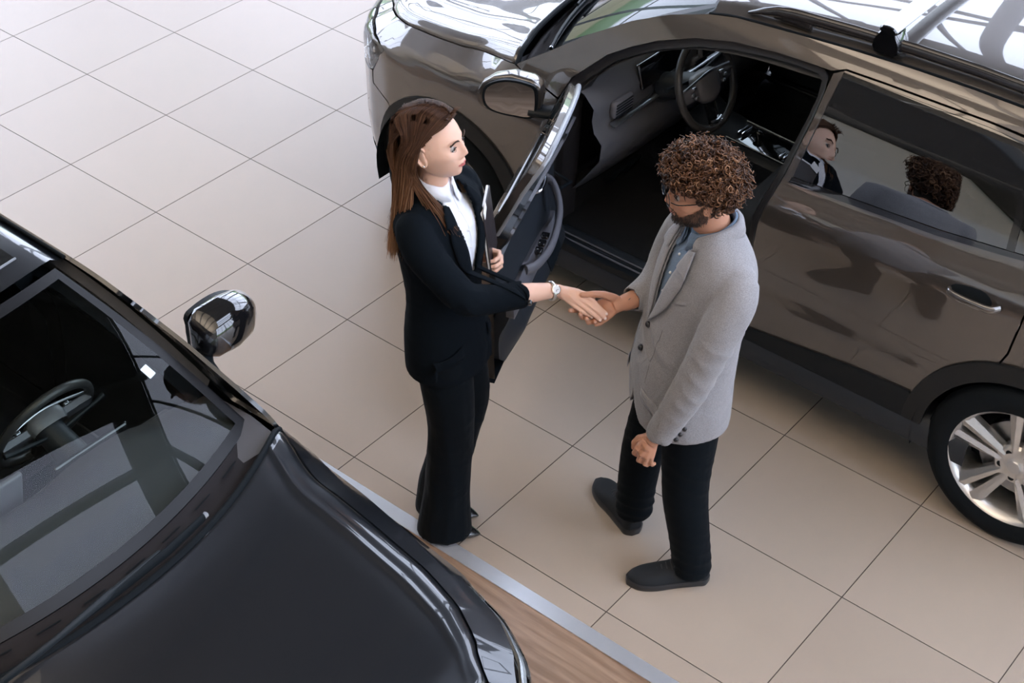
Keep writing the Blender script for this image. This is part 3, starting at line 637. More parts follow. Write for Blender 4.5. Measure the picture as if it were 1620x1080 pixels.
            for k in range(3):
                b = MB(); b.box(P3(3.44+.05*k,.745,.03), (.035,.03,.012), bev=.003); b.build('window_switch', M_GLOSS, d)
            # hinge-side seal around the frame, and rear edge with latch
            loop = [(t, z) for t, z in fd[6:]]+[(2.985,1.0)]
            P4 = lambda t, z, e=.02: (lambda p: (p[0]-CX0, p[1], p[2]))(inn(lambda a, b_: e)(t, z))
            b = MB(); cen = (3.5,.9)
            ll = [(t+(cen[0]-t)*.012, z+(cen[1]-z)*.016) for t, z in loop]
            b.tube([P4(t, z, .034) for t, z in ll], .009, 8); b.build('door_seal', mat('light_rubber_seal', (.25,.27,.31), .35), d)
            rows = [[P4(3.909+(.0 if z < .75 else (z-.75)*.16), z, e) for e in (.012,.04,.075)] for z in (.40,.5,.6,.7,.8,.9,1.0,1.08)]
            v, ff = grid(rows); b = MB(); b.add(v, ff); b.build('door_edge', paint, d)
            rows = [[P4(t, .375, e) for e in (.0,.03,.07)] for t in np.linspace(3.0,3.905,8)]
            v, ff = grid(rows); b = MB(); b.add(v, ff); b.tube([P4(t,.37,.03) for t in (3.0,3.3,3.6,3.9)], .008, 8); b.build('bottom_edge', M_SEAL, d)
            b = MB(); b.tube([P4(t,.352,.008) for t in (3.02,3.3,3.6,3.9)], .006, 8); b.build('bottom_chrome', M_CHROME, d)
            b = MB(); b.box(P4(3.915,.78,.045), (.012,.03,.07), bev=.004); b.build('door_latch', M_BLKPL, d)
            b = MB()
            for z in (.55,.85): b.box((.0, .03, z), (.06,.04,.05), bev=.008)
            b.tube([(.0,.04,.70), (.06,.14,.70), (.14,.10,.70)], .008, 8); b.build('hinge', M_BLKPL, d)
    # bumper, grille
    both = lambda t, z: F(t, z, 1) if t >= TC else F(2*TC-t, z, -1)
    R_ = lambda pts: [(2*TC-t, z) for t, z in pts[::-1]]
    half = arcF(141, 184)+[(2.035,.25),(1.99,.20),(1.6,.175),(1.3,.17),(TC+.01,.17)]
    top = [(TC+.01,.60),(1.30,.60),(1.40,.62),(1.42,.70),(1.5,.698),(1.85,.715),(1.92,.732),(1.918,.668),(2.036,.636)]
    outl = half+R_(half)+R_(top)+top
    inner_top = [(TC-.30,.585),(TC+.30,.585)]
    panel('front_bumper', outl, both, paint, car, nsign=1)
    panel('bumper_valance', [(1.96,.165),(1.96,.27),(1.6,.30),(1.3,.31)]+R_([(1.96,.165),(1.96,.27),(1.6,.30),(1.3,.31)]), both, M_BLKPL, car, nsign=1, off=.008, flange=.04)
    panel('lower_intake', [(1.5,.34),(1.42,.52),(1.25,.54)]+R_([(1.5,.34),(1.42,.52),(1.25,.54)]), both, M_BLKPL, car, nsign=1, off=.005, flange=.02)
    panel('grille_surround', [(1.415,.63),(1.415,.88-FD),(1.60,.890-FD),(1.60,.922-FD)]+R_([(1.415,.63),(1.415,.88-FD),(1.60,.890-FD),(1.60,.922-FD)]), both, M_GLOSS, car, nsign=1, off=-.01, flange=.02)
    b = MB()
    for k in range(-11, 12):
        t = TC+k*.036
        if abs(k) < 1: continue
        p0 = both(t, .65); p1 = both(t, .74); p2 = both(t, .86-FD)
        b.tube([(p[0]-CX0-.004, p[1], p[2]) for p in (p0, p1, p2)], [(.006,.010)]*3, 6)
    b.tube([(both(TC+t, .875-FD)[0]-CX0-.004, both(TC+t, .875-FD)[1], .875-FD) for t in np.linspace(-.43,.43,20)], .010, 8)
    b.build('grille_slats', M_SATIN, car)
    b = MB(); p = both(TC, .90); b.lathe([(.001,0),(.032,0),(.036,-.004),(.036,-.012),(.001,-.012)], 'x', 28, c=(p[0]-CX0-.002, 0, .895-FD), R=Matrix.Rotation(PI, 3, 'Z')); b.build('badge', M_SATIN, car)
    b = MB(); b.box((1.95-CX0-EXT*.5, 0, .76-FD), (.55+EXT, 1.0, .20), bev=.05); b.build('engine_cover', M_CARP, car)
    # hood
    us = np.linspace(0, 1, 36); rs = np.linspace(-1, 1, 161); S3 = [F(t, z, 1) for t, z in crom(SEAM, 6)]; S3 = np.array(S3)
    dd = np.r_[0, np.cumsum(np.linalg.norm(np.diff(S3, axis=0), axis=1))]; dd /= dd[-1]
    rows = []
    for u in us:
        sx, sy, sz = (np.interp(u, dd, S3[:,i]) for i in range(3)); sy = abs(sy); row = []
        for r in rs:
            a = abs(r); q = 1-a*a
            bulge = -(.055*(1-u)+opts.get('cowl', .14)*u**3)*(1-a**2.2)
            cr_ = (.022+.022*u)*(1-a**opts.get('he', 6))+(.006+.022*u)*(1-a*a)*opts.get('hq', 1)
            ridge = opts.get('ridge', .006)*math.exp(-((a-opts.get('rr', .72))/opts.get('rw', .06))**2)*min(1, u*3)*(1 if u < .96 else .6)
            dip = -.004*math.exp(-((a-.86)/.07)**2)*min(1, u*3)
            nose = -.045*max(0, 1-u/.14)**2*(1-a**4)
            row.append((sx+bulge+.004*(1 if a < .999 else 1), r*(sy-.004), sz+cr_+ridge+dip+nose+.001))
        rows.append(row)
    cgrid('hood', rows, paint, car, thick=.012, flip=True)
    rear_edge = rows[-1][::4]
    b = MB(); b.tube([(p[0]-CX0+.004, p[1], p[2]-.004) for p in rear_edge], .011, 8); b.build('hood_seal', M_SEAL, car)
    # windscreen and cowl
    nu, nr = 22, 41; wrow = []
    for i in range(nu+1):
        u = i/nu; row = []
        for r in np.linspace(-1, 1, nr):
            a = abs(r); q = 1-a*a
            A = np.array([2.80-.18*(1-a**2.0), r*.778, 1.070-FD*.55+.02*q]); Bp = np.array([3.475+opts.get('wsx', 0)-.085*q, r*.575, 1.488+.045*q])
            p = A*(1-u)+Bp*u; bow = math.sin(PI*u)*.028; p = p+np.array([-.53*bow, 0, .85*bow]); row.append(tuple(p))
        wrow.append(row)
    frit = lambda i, j: i < 1 or i >= nu-1 or j < 1 or j >= nr-2
    midx = [1 if frit(i, j) else 0 for i in range(nu) for j in range(nr-1)]
    cgrid('windscreen', wrow, None, car, flip=True, mats=[G_WS, mat('frit_black', (.006,.006,.007), .35, spec=.25)], midx=midx)
    low = wrow[0]; crow = []
    for k in range(5):
        t = k/4; crow.append([(a[0]*(1-t)+b_[0]*t-.0+(.03 if k == 0 else 0), a[1]*(1-t)+b_[1]*t, (a[2]-.03)*(1-t)+(b_[2]-.004)*t-.012*math.sin(PI*t)) for a, b_ in zip(rear_edge, low)])
    cgrid('cowl_panel', crow, M_COWL, car, flip=True)
    for k in range(9):
        j = 4+4*k; a = Vector(low[j]); c_ = Vector(low[min(j+2, 40)]); o_ = Vector((-.035,0,-.006))
        b = MB(); b.tube([tuple(a+o_-Vector((CX0,0,0))), tuple(c_+o_-Vector((CX0,0,0)))], .0025, 6); b.build('cowl_slot', M_SEAL, car)
    # wipers: blades lie at the foot of the windscreen, arms pivot in the cowl
    def wscr(u, r, out=.0):
        i = min(nu-1e-6, max(0, u*nu)); j = min(nr-1-1e-6, max(0, (r+1)/2*(nr-1))); i0, j0 = int(i), int(j); fi, fj = i-i0, j-j0
        P_ = lambda a, b_: Vector(wrow[a][b_]); p = P_(i0,j0)*(1-fi)*(1-fj)+P_(i0+1,j0)*fi*(1-fj)+P_(i0,j0+1)*(1-fi)*fj+P_(i0+1,j0+1)*fi*fj
        return (p.x-CX0-.53*out, p.y, p.z+.85*out)
    for (r0, r1, piv) in opts.get('wipers', ((-.93,-.05,(-.12,-.02)), (.02,.74,(.78,.02)))):
        W_ = empty('wiper', (0,0,0)); W_.parent = car
        uu0, uu1 = (.055,.03) if r0 < 0 else (.03,.055)
        b = MB(); b.tube([wscr(uu0+(uu1-uu0)*k/8, r0+(r1-r0)*k/8, .016) for k in range(9)], [(.010,.007)]*9, 8, up=(0,0,1)); b.build('wiper_blade', M_BLKPL, W_)
        b = MB(); mid = (r0+r1)/2; pz = wscr(0, piv[0], .0); pp = (pz[0]-.045, pz[1], pz[2]-.005)
        b.tube([pp, wscr(.0, piv[0]*.8+mid*.2, .028), wscr(.03, piv[0]*.3+mid*.7, .034), wscr(.05, mid, .03)], [(.014,.010),(.011,.008),(.008,.006),(.008,.005)], 8, up=(0,0,1)); b.ell(pp, (.02,.02,.014)); b.build('wiper_arm', M_BLKPL, W_)
        b = MB(); b.tube([wscr(uu0,r0,.018), wscr(uu0,r0+.012,.018)], .008, 8); b.build('blade_tip', M_SATIN, W_)
    if opts.get('lowwiper'):      # parked low, over the rear edge of the bonnet
        W_ = empty('wiper', (0,0,0)); W_.parent = car; q_ = lambda x, y, z: (x-CX0, y, z)
        b = MB(); b.tube([q_(2.545,-.35,1.118), q_(2.515,-.18,1.128), q_(2.505,.0,1.131), q_(2.50,.16,1.128)], [(.016,.008),(.018,.010),(.018,.010),(.012,.007)], 10, up=(0,0,1)); b.build('wiper_blade', M_SEAL, W_)
        b = MB(); b.tube([q_(2.522,-.16,1.142), q_(2.505,.02,1.148), q_(2.50,.06,1.146), q_(2.49,.24,1.140), q_(2.50,.42,1.118), q_(2.54,.50,1.085)], [(.005,.005),(.008,.007),(.016,.011),(.012,.008),(.014,.009),(.018,.012)], 10, up=(0,0,1)); b.build('wiper_arm', M_BLKPL, W_)
        b = MB(); b.tube([q_(2.549,-.365,1.118), q_(2.545,-.35,1.119)], .010, 8); b.build('blade_tip', M_SATIN, W_)
    if opts.get('pano'):
        b = MB(); c_ = [wscr(.42+du, -.86+dr, .003) for du, dr in ((0,0),(.05,0),(.05,.045),(0,.045))]; b.add(c_+[(p[0]-.002, p[1], p[2]-.002) for p in c_], [(0,1,2,3),(7,6,5,4),(0,4,5,1),(1,5,6,2),(2,6,7,3),(3,7,4,0)]); o_ = b.build('windscreen_sticker', mat('sticker_white', (.62,.75,.82), .4), car, smooth=False); o_['label'] = 'small pale blue sticker'
    # roof
    RG = np.array([F(t, z, 1) for t, z in crom(RIDGE[5:], 5)]); rows = []
    dd = np.r_[0, np.cumsum(np.linalg.norm(np.diff(RG, axis=0), axis=1))]; dd /= dd[-1]
    for i in range(31):
        u = i/30; ex, ey, ez = (np.interp(u, dd, RG[:,k]) for k in range(3)); ey = abs(ey)
        row = []
        for r in np.linspace(-1, 1, 49):
            a = abs(r); yy = r*(ey-.012); fwd = -.085*(1-a*a)*(1-u)**2+.10*(1-a**2)*u**3
            gut = 0 if a < .93 else -.016*min(1, (a-.93)/.03)
            row.append((ex+.012+fwd, yy, ez+.004+(.026*(1-a**6)+.022*(1-a*a))*(.8+.4*math.sin(PI*u))+gut))
        rows.append(row)
    if opts.get('pano'):
        mi = [1 if (1 <= i < 27 and 5 <= j < 43) else 0 for i in range(30) for j in range(48)]
        cgrid('roof', rows, None, car, flip=True, mats=[paint, G_DARK2], midx=mi)
        b = MB(); e = [rows[1][j] for j in range(5,44)]; b.tube([(p[0]-CX0,p[1],p[2]+.001) for p in e], .004, 6); b.build('roof_glass_edge', M_SATIN, car)
    else: cgrid('roof', rows, paint, car, flip=True)
    cgrid('headliner', [[(p[0], p[1], p[2]-.05) for p in r_[2:-2:4]] for r_ in rows[1:-1:3]], mat('headliner_cloth', (.05,.05,.052), .9), car) if not opts.get('pano') else None
    for s in (1, -1):
        if opts.get('rails'):
            pts = []; rad = []
            for k in range(33):
                u = k/32; x = 3.60+1.9*u; zt = float(np.interp(x, [p[0] for p in RIDGE], [p[1] for p in RIDGE])); e = math.sin(PI*min(1, max(0, .5*min(u/.09, (1-u)/.09)))) if min(u, 1-u) < .09 else 1
                yy = abs(F(x, zt, 1)[1])-.045; pts.append((x-CX0, -s*yy, zt+.012+.036*e)); rad.append((.004+.020*e, .010+.006*e))
            b = MB(); b.tube(pts, rad, 12, up=(0,0,1))
            for k in (3, 29):
                p = pts[k]; b.box((p[0], p[1], p[2]-.02), (.16,.02,.04), bev=.008)
            b.build('roof_rail', mat('rail_black', (.02,.018,.018), .2, coat=.6), car)
        # ditch moulding and bright ridge
        b = MB(); b.tube([(F(t,z,s)[0]-CX0, F(t,z,s)[1]+s*.012, F(t,z,s)[2]-.004) for t, z in crom(RIDGE[5:], 4)], .007, 8); b.build('roof_moulding', M_SEAL, car)
    if opts.get('rails'):
        for x in (4.15,):
            B_ = empty('roof_bar', (0,0,0)); B_.parent = car
            zt = float(np.interp(x, [p[0] for p in RIDGE], [p[1] for p in RIDGE])); yy = abs(F(x, zt, 1)[1])-.045; zz = zt+.105
            b = MB(); b.tube([(x-CX0, -(yy+.03), zz), (x-CX0, 0, zz+.012), (x-CX0, yy+.03, zz)], [(.017,.034)]*3, 20, up=(0,0,1)); b.build('bar_tube', mat('bar_aluminium', (.82,.84,.86), .32, .8), B_, sharp=60)
            b = MB(); 
            for s in (1, -1): b.tube([(x-CX0, -s*(yy+.028), zz), (x-CX0, -s*(yy+.036), zz)], [(.018,.035),(.014,.03)], 20, up=(0,0,1))
            b.build('bar_end_cap', M_GLOSS, B_)
            for s in (1, -1):
                b = MB(); b.add(*grid([[(x-CX0+dx*k, -s*(yy+dy), z) for dx, dy in ((-.045,.03),(.045,.03),(.055,.0),(.045,-.05),(-.045,-.05),(-.055,0),(-.045,.03))] for z, k in ((zt+.012,.8),(zt+.03,1.1),(zt+.06,1.0),(zt+.092,.6))])); b.build('bar_foot', M_GLOSS, B_, sharp=35)
            b = MB()
    # rear end
    rows = []
    for z, dx in ((.25,-.08),(.35,.0),(.55,.01),(.75,-.01),(.95,-.03),(1.1,-.06),(1.3,-.16),(1.48,-.30)):
        e = F(5.82, min(z, 1.45), 1); hwid = abs(e[1]); rows.append([(e[0]+.0+(.13)*(1-abs(r)**3)+dx, r*hwid, z) for r in np.linspace(-1, 1, 21)])
    cgrid('tailgate', rows, paint, car)
    b = MB(); b.add([(x-CX0, y, z) for x, y, z in [(5.70,-.56,1.15),(5.70,.56,1.15),(5.50,-.5,1.42),(5.50,.5,1.42)]], [(0,1,3,2)])
    b.build('rear_window', M_GLOSS, car, smooth=False)
    # floor pan and interior
    b = MB(); b.box((3.95-CX0,0,.27), (3.1,1.56,.06)); b.box((3.3-CX0,0,.36), (1.4,.28,.16), bev=.04); b.box((2.2-CX0,0,.5), (.9,1.15,.5), bev=.1); b.build('floor_pan', M_CARP, car, smooth=False)
    b = MB(); b.box((2.86-CX0,0,.63), (.03,1.5,.78)); b.build('firewall', M_CARP, car, smooth=False)
    for s in (1, -1):
        b = MB(); b.add(*grid([[(x-CX0, -s*y, z) for y, z in ((.895,.25),(.90,.335),(.87,.372),(.80,.378),(.76,.36),(.74,.28))] for x in np.linspace(2.97,4.9,12)])); b.build('door_sill', M_TRIM, car, sharp=50)
        b = MB(); b.tube([(x-CX0, -s*.865, .380) for x in (3.0,3.4,3.9)], .005, 6); b.tube([(x-CX0, -s*.835, .382) for x in (3.0,3.4,3.9)], .004, 6); b.build('sill_ribs', M_TRIM2, car)
        # inner frame of the front opening
        pts = [(2.975,.42)]+OPEN_A+OPEN_B
        rows = []
        for t, z in pts:
            cxx, czz = 3.5,.9; dx, dz = cxx-t, czz-z; l = math.hypot(dx, dz); dx, dz = dx/l, dz/l
            rows.append([(lambda p: (p[0]-CX0, p[1], p[2]))((F(t+dx*k, z+dz*k, s)[0], F(t+dx*k, z+dz*k, s)[1]+s*dep, z+dz*k)) for k, dep in ((-.004,.004),(.0,.02),(.018,.028),(.035,.03),(.045,.06),(.05,.12))])
        v, ff = grid(rows); b = MB(); b.add(v, ff); b.build('opening_frame', M_SEAL if not opts.get('open') else mat('aperture_black', (.012,.011,.012), .3), car, sharp=50)
        # inner pillars and roof side lining
        rows = []
        for t, z in crom([(2.99,1.04),(3.15,1.21),(3.36,1.33),(3.6,1.39),(3.9,1.415),(4.3,1.43),(4.8,1.43),(5.3,1.40)], 4):
            p = F(t, z+.02, s); rows.append([(p[0]-CX0, p[1]+s*a, p[2]+c_) for a, c_ in ((.03,-.04),(.06,-.02),(.07,.03),(.05,.06))])
        v, ff = grid(rows); b = MB(); b.add(v, ff); b.build('pillar_lining', mat('headliner_cloth', (.05,.05,.052), .9), car)
        b = MB(); rows = [[(F(x0, z, s)[0]-CX0+dx, F(x0, z, s)[1]+s*.05+s*dy, z) for dx, dy in ((-.06,.0),(-.05,.03),(.06,.03),(.07,.0))] for x0, z in ((3.96,.40),(3.96,.7),(3.98,.95),(4.02,1.1),(4.04,1.3),(4.05,1.42))]
        v, ff = grid(rows); b.add(v, ff); b.build('pillar_trim', M_TRIM, car)
    D = empty('dashboard', (0,0,0)); D.parent = car
    rows = []
    for y in np.linspace(-.80,.80,33):
        a = abs(y)/.80; hood_ = .035*math.exp(-((y+.37)/.17)**4); k = 1-.10*a**4
        rows.append([(x-CX0+.03*a**4*(-1), y, z) for x, z in ((2.70,1.04),(2.84,1.065+hood_*.3),(2.98,1.055+hood_*.8),(3.07,1.035+hood_),(3.12,.985+hood_*.6),(3.115,.93),(3.13,.88),(3.17,.84),(3.165,.76),(3.10,.66),(3.02,.55),(2.9,.5))])
    v, ff = grid(rows); b = MB(); b.add(v, [q[::-1] for q in ff]); b.build('dash_top', mat('dash_plastic', (.075,.078,.088), .45), D, sharp=50)
    b = MB(); b.tube([(3.135-CX0, y, .905+.01*math.cos(y*3)) for y in np.linspace(-.72,.72,20)], [(.009,.018)]*20, 8); b.build('dash_trim_strip', M_SATIN, D)
    b = MB(); b.box((3.108-CX0, -.37, 1.015), (.02,.30,.11), Matrix.Rotation(math.radians(-18), 3, 'Y'), bev=.01); b.build('instrument_cluster', M_SCREEN, D)
    b = MB(); b.box((3.13-CX0, .02, 1.035), (.02,.27,.16), Matrix.Rotation(math.radians(-12), 3, 'Y'), bev=.008); b.build('centre_screen', M_SCREEN, D)
    b = MB(); b.box((3.128-CX0, .02, 1.035), (.02,.285,.172), Matrix.Rotation(math.radians(-12), 3, 'Y'), bev=.008); b.build('screen_bezel', M_TRIM2, D)
    for yv in (-.64, .64, -.10, .14):
        V = empty('air_vent', (0,0,0)); V.parent = D
        x_ = 3.125-CX0-(.012 if abs(yv) > .5 else 0)
        b = MB(); b.box((x_, yv, .945 if abs(yv) > .5 else .915), (.03,.13 if abs(yv) > .5 else .10,.075), bev=.012); b.build('vent_frame', M_TRIM2, V)
        b = MB()
        for k in range(5): b.box((x_+.016, yv, (.945 if abs(yv) > .5 else .915)+(-.026+.013*k)), (.006,.11 if abs(yv) > .5 else .085,.004))
        b.build('vent_slat', M_BLKPL, V, smooth=False)
    K = empty('centre_console', (0,0,0)); K.parent = car
    b = MB(); b.add(*grid([[(x-CX0, y, z) for y, z in ((-.13,.35),(-.125,zt-.02),(-.10,zt),(0,zt+.004),(.10,zt),(.125,zt-.02),(.13,.35))] for x, zt in ((3.12,.68),(3.2,.63),(3.4,.60),(3.6,.59),(3.72,.60),(3.74,.70),(4.0,.71),(4.06,.66))])); b.build('console_body', M_TRIM, K, sharp=50)
    b = MB(); b.box((3.46-CX0,0,.602), (.30,.16,.008), Matrix.Rotation(math.radians(2), 3, 'Y'), bev=.003); b.build('console_plate', M_GLOSS, K)
    b = MB(); b.tube([(3.30-CX0,-.085,.617),(3.62-CX0,-.085,.600)], .004, 6); b.tube([(3.30-CX0,.085,.617),(3.62-CX0,.085,.600)], .004, 6)
    for dx in (0,.02): b.box((3.56-CX0+dx,-.05,.618), (.01,.05,.012), bev=.003); b.box((3.33-CX0+dx,.0,.625), (.01,.08,.012), bev=.003)
    b.build('console_chrome', M_CHROME, K)
    b = MB(); b.tube([(3.42-CX0,0,.60),(3.415-CX0,0,.62),(3.41-CX0,0,.635)], [.018,.014,.016], 12); b.ell((3.41-CX0,0,.64), (.022,.018,.012)); b.build('gear_lever', M_GLOSS, K)
    steering_wheel(car, (3.335,-.37,1.012))
    for yy in (-.42,-.30):
        b = MB(); b.box((2.98-CX0, yy, .45), (.02,.06,.09), Matrix.Rotation(math.radians(30), 3, 'Y'), bev=.006); b.build('pedal', M_BLKPL, car)
    for yy in (-.37,.37): seat(car, (3.88, yy, .58), M_FABR)
    seat(car, (4.66, -.36, .58), M_FABR, 'rear_seat'); seat(car, (4.66, .36, .58), M_FABR, 'rear_seat')
    b = MB(); b.box((3.36-CX0,0,1.42), (.03,.22,.06), bev=.012); b.tube([(3.36-CX0,0,1.44),(3.34-CX0,0,1.49)], .012, 8); b.build('rear_view_mirror', M_GLOSS, car)
    return car
G_DARK2 = mat('panoramic_glass', (.01,.011,.012), .04, coat=1)
def paintmat(name, col, metal, rough, coat=1.0):
    m = mat(name, col, rough, metal, coat=coat, coat_rough=.02); m.node_tree.nodes['Principled BSDF'].inputs['Coat IOR'].default_value = 1.9 if metal > .5 else 1.5; return m
PAINT_G = paintmat('taupe_metallic_paint', (.092,.080,.072), .75, .36)
PAINT_B = paintmat('black_car_paint', (.0055,.007,.010), .2, .3)
g = build_car('car', (CX0, .32, 0), 0, PAINT_G, dict(open=67, rails=True, he=30, hq=.3))
tag(g, 'metallic taupe grey SUV with roof rails, its driver door standing open beside the man', 'car')
k_ = build_car('car', (2.45, -3.36, 0), PI, PAINT_B, dict(pano=True, fd=.03, ext=.25, wsx=-.05, he=26, hq=.2, ridge=.006, rr=.87, rw=.018, cowl=.22, black_mirror=M_GLOSS, mdx=.16, mdz=.01, ms=1.12, wipers=((.48,.93,(.97,0)),), lowwiper=True))
k_.scale = (.93, .93, .93)
tag(k_, 'glossy black SUV on the wooden floor in the lower left foreground', 'car')
# ================================================================ people
from mathutils.bvhtree import BVHTree
def ev_mesh(o):
    dg = bpy.context.evaluated_depsgraph_get(); return bpy.data.meshes.new_from_object(o.evaluated_get(dg))
def fuse(mb, voxel, smooth=3):
    """melt overlapping closed shapes into one continuous surface; returns (verts, faces)"""
    me = bpy.data.meshes.new('melt'); me.from_pydata(mb.v, [], mb.f); o = link(bpy.data.objects.new('melt', me))
    r = o.modifiers.new('r', 'REMESH'); r.mode = 'VOXEL'; r.voxel_size = voxel; r.adaptivity = 0
    if smooth:
        s = o.modifiers.new('s', 'SMOOTH'); s.factor = .5; s.iterations = smooth
    m2 = ev_mesh(o); n = len(m2.vertices); co = np.empty(n*3); m2.vertices.foreach_get('co', co)
    fs = [tuple(p.vertices) for p in m2.polygons]; bpy.data.objects.remove(o); bpy.data.meshes.remove(me); bpy.data.meshes.remove(m2)
    return co.reshape(-1, 3), fs
def vnormals(v, f):
    n = np.zeros_like(v); F4 = np.array([q if len(q) == 4 else (*q, q[-1]) for q in f])
    a, b, c, d = (v[F4[:,i]] for i in range(4)); fn = np.cross(c-a, d-b)
    for i in range(4): np.add.at(n, F4[:,i], fn)
    l = np.linalg.norm(n, axis=1); return n/np.maximum(l, 1e-12)[:,None]
def wrinkle(v, f, folds):
    """folds: (centre, direction, wavelength, amplitude, radius)"""
    n = vnormals(v, f); d = np.zeros(len(v))
    for k, (c, dr, wl, am, rad) in enumerate(folds):
        dr = np.array(dr, float); dr /= np.linalg.norm(dr); r = v-np.array(c); dist = np.linalg.norm(r, axis=1)
        side = np.cross(dr, (0,0,1.0001)); ph = (r@dr)+.012*np.sin((r@side)*28+k*1.7)+.25*np.abs(r@side)
        q = 2*PI/wl; nz_ = .5+.5*np.sin((r@side)*31+k*2.3)*np.sin(v[:,2]*23+k)+.35*np.sin(ph*17+(r@side)*41+k)
        w_ = 1-np.abs(np.sin(ph*q*.5+1.1*np.sin((r@side)*19+k*1.3)+k))**.7*1.6; d += .85*am*np.exp(-(dist/rad)**2)*w_*nz_
    return v+n*d[:,None]
def ringtube(mb, rings, n=40):
    """rings: (cx, cy, z, front half, side half, facing degrees, exponent), interpolated smoothly"""
    R_ = crom(rings, 4); rows = []
    for cx, cy, z, rf, rs, rot, e in R_:
        a0 = math.radians(rot); row = []
        for k in range(n):
            a = 2*PI*k/n; c, s = math.cos(a), math.sin(a); p = 2/e
            x = rf*math.copysign(abs(c)**p, c); y = rs*math.copysign(abs(s)**p, s)
            row.append((cx+x*math.cos(a0)-y*math.sin(a0), cy+x*math.sin(a0)+y*math.cos(a0), z))
        rows.append(row)
    v, f = grid(rows, closed_v=True); f = [q[::-1] for q in f]; m = len(rows); f.append(tuple(range(n))); f.append(tuple((m-1)*n+k for k in range(n))[::-1])
    if rings[0][2] > rings[-1][2]: f = [q[::-1] for q in f]
    mb.add(v, f)
def limb(mb, pts, k=4, n=20, up=None):
    """pts: (x, y, z, r) or (x, y, z, ru, rv)"""
    P = crom([p if len(p) == 5 else (*p, p[3]) for p in pts], k)
    mb.tube([p[:3] for p in P], [(p[3], p[4]) for p in P], n, up=up)
    for q in (P[0], P[-1]): mb.ell(q[:3], (min(q[3], q[4])*.93,)*3, nu=12, nv=8)
def skin(name, col, rough=.45):
    if name in MATS: return MATS[name]
    m = mat(name, col, rough, spec=.4, bump=(260, .12, .001)); b = m.node_tree.nodes['Principled BSDF']
    b.inputs['Subsurface Weight'].default_value = .12; b.inputs['Subsurface Radius'].default_value = (.012, .005, .003); b.inputs['Subsurface Scale'].default_value = .5
    return m
def head_shape(male):
    nu, nv = 120, 96; vs = []
    for i in range(nv+1):
        ph = PI*i/nv
        for k in range(nu):
            a = 2*PI*k/nu; vs.append((.096*math.sin(ph)*math.cos(a), .0755*math.sin(ph)*math.sin(a), .115*math.cos(ph)))
    v = np.array(vs); x, y, z = v[:,0], v[:,1], v[:,2]
    back = x < 0; x[back] *= 1.06
    # squarer brow-to-cheek section, narrowing towards the jaw
    t = np.clip((-.015-z)/.10, 0, 1); wj = .20 if male else .30
    y *= 1-wj*t**1.3; x[back] *= 1-.62*t[back]**1.1
    f = x > .05; x[f] = .05+(x[f]-.05)*.86
    low = (z < -.03) & (x > 0); x[low] += np.clip((-.03-z[low])/.08, 0, 1)*.016*np.clip(x[low]/.05, 0, 1)
    def br(c, s, d, mir=False):
        for m_ in ((1, -1) if mir else (1,)):
            w_ = np.exp(-((v[:,0]-c[0])/s[0])**2-((v[:,1]-m_*c[1])/s[1])**2-((v[:,2]-c[2])/s[2])**2)
            v[:,0] += d[0]*w_; v[:,1] += m_*d[1]*w_; v[:,2] += d[2]*w_
    br((.09,0,.055), (.04,.045,.03), (.004,0,0))
    br((.088,.026,.024), (.03,.02,.009), (.007 if male else .004,0,0), True)
    br((.088,.029,.002), (.03,.015,.012), (-.012,0,0), True)
    br((.088,.030,.001), (.03,.012,.008), (.0068,0,0), True)
    br((.09,0,.008), (.03,.009,.018), (.008,0,0))
    br((.09,0,-.015), (.03,.0095,.016), (.016,0,0))
    br((.10,0,-.029), (.03,.011,.010), (.014 if male else .013,0,.001))
    br((.095,.0115,-.034), (.03,.007,.008), (.006,.002,0), True)
    br((.070,.045,-.022), (.03,.02,.018), (.005,.003,0), True)
    br((.088,0,-.058), (.03,.026,.016), (.007,0,0))
    br((.095,0,-.0545), (.03,.017,.0042), (.0045,0,0))
    br((.095,0,-.0600), (.03,.024,.0018), (-.0045,0,0))
    br((.095,0,-.0660), (.03,.015,.0050), (.0055,0,0))
    br((.095,0,-.0760), (.03,.018,.006), (-.004,0,0))
    br((.082,0,-.096), (.03,.024,.014), (.011 if male else .007,0,-.003))
    br((.01,.058,-.078), (.04,.025,.02), (0,.008 if male else .003,-.004), True)
    fs = []
    for i in range(nv):
        for k in range(nu): fs.append((i*nu+k, (i+1)*nu+k, (i+1)*nu+(k+1) % nu, i*nu+(k+1) % nu))
    return v, fs
def ear(mb, s):
    rim = crom([(.012,.0,-.026),(.004,.004,-.034),(-.006,.008,-.026),(-.016,.012,-.005),(-.018,.014,.014),(-.008,.012,.029),(.006,.006,.028),(.012,.002,.016)], 4)
    mb.tube([(-.006+a, s*(.0735+b_), -.004+c) for a, b_, c in rim], [.0042]*len(rim), 8)
    mb.ell((-.008, s*.077, -.006), (.014,.004,.026)); mb.ell((.002, s*.075, -.022), (.008,.006,.012))
def xf(M_, vs): return [tuple(M_ @ Vector(p)) for p in vs]
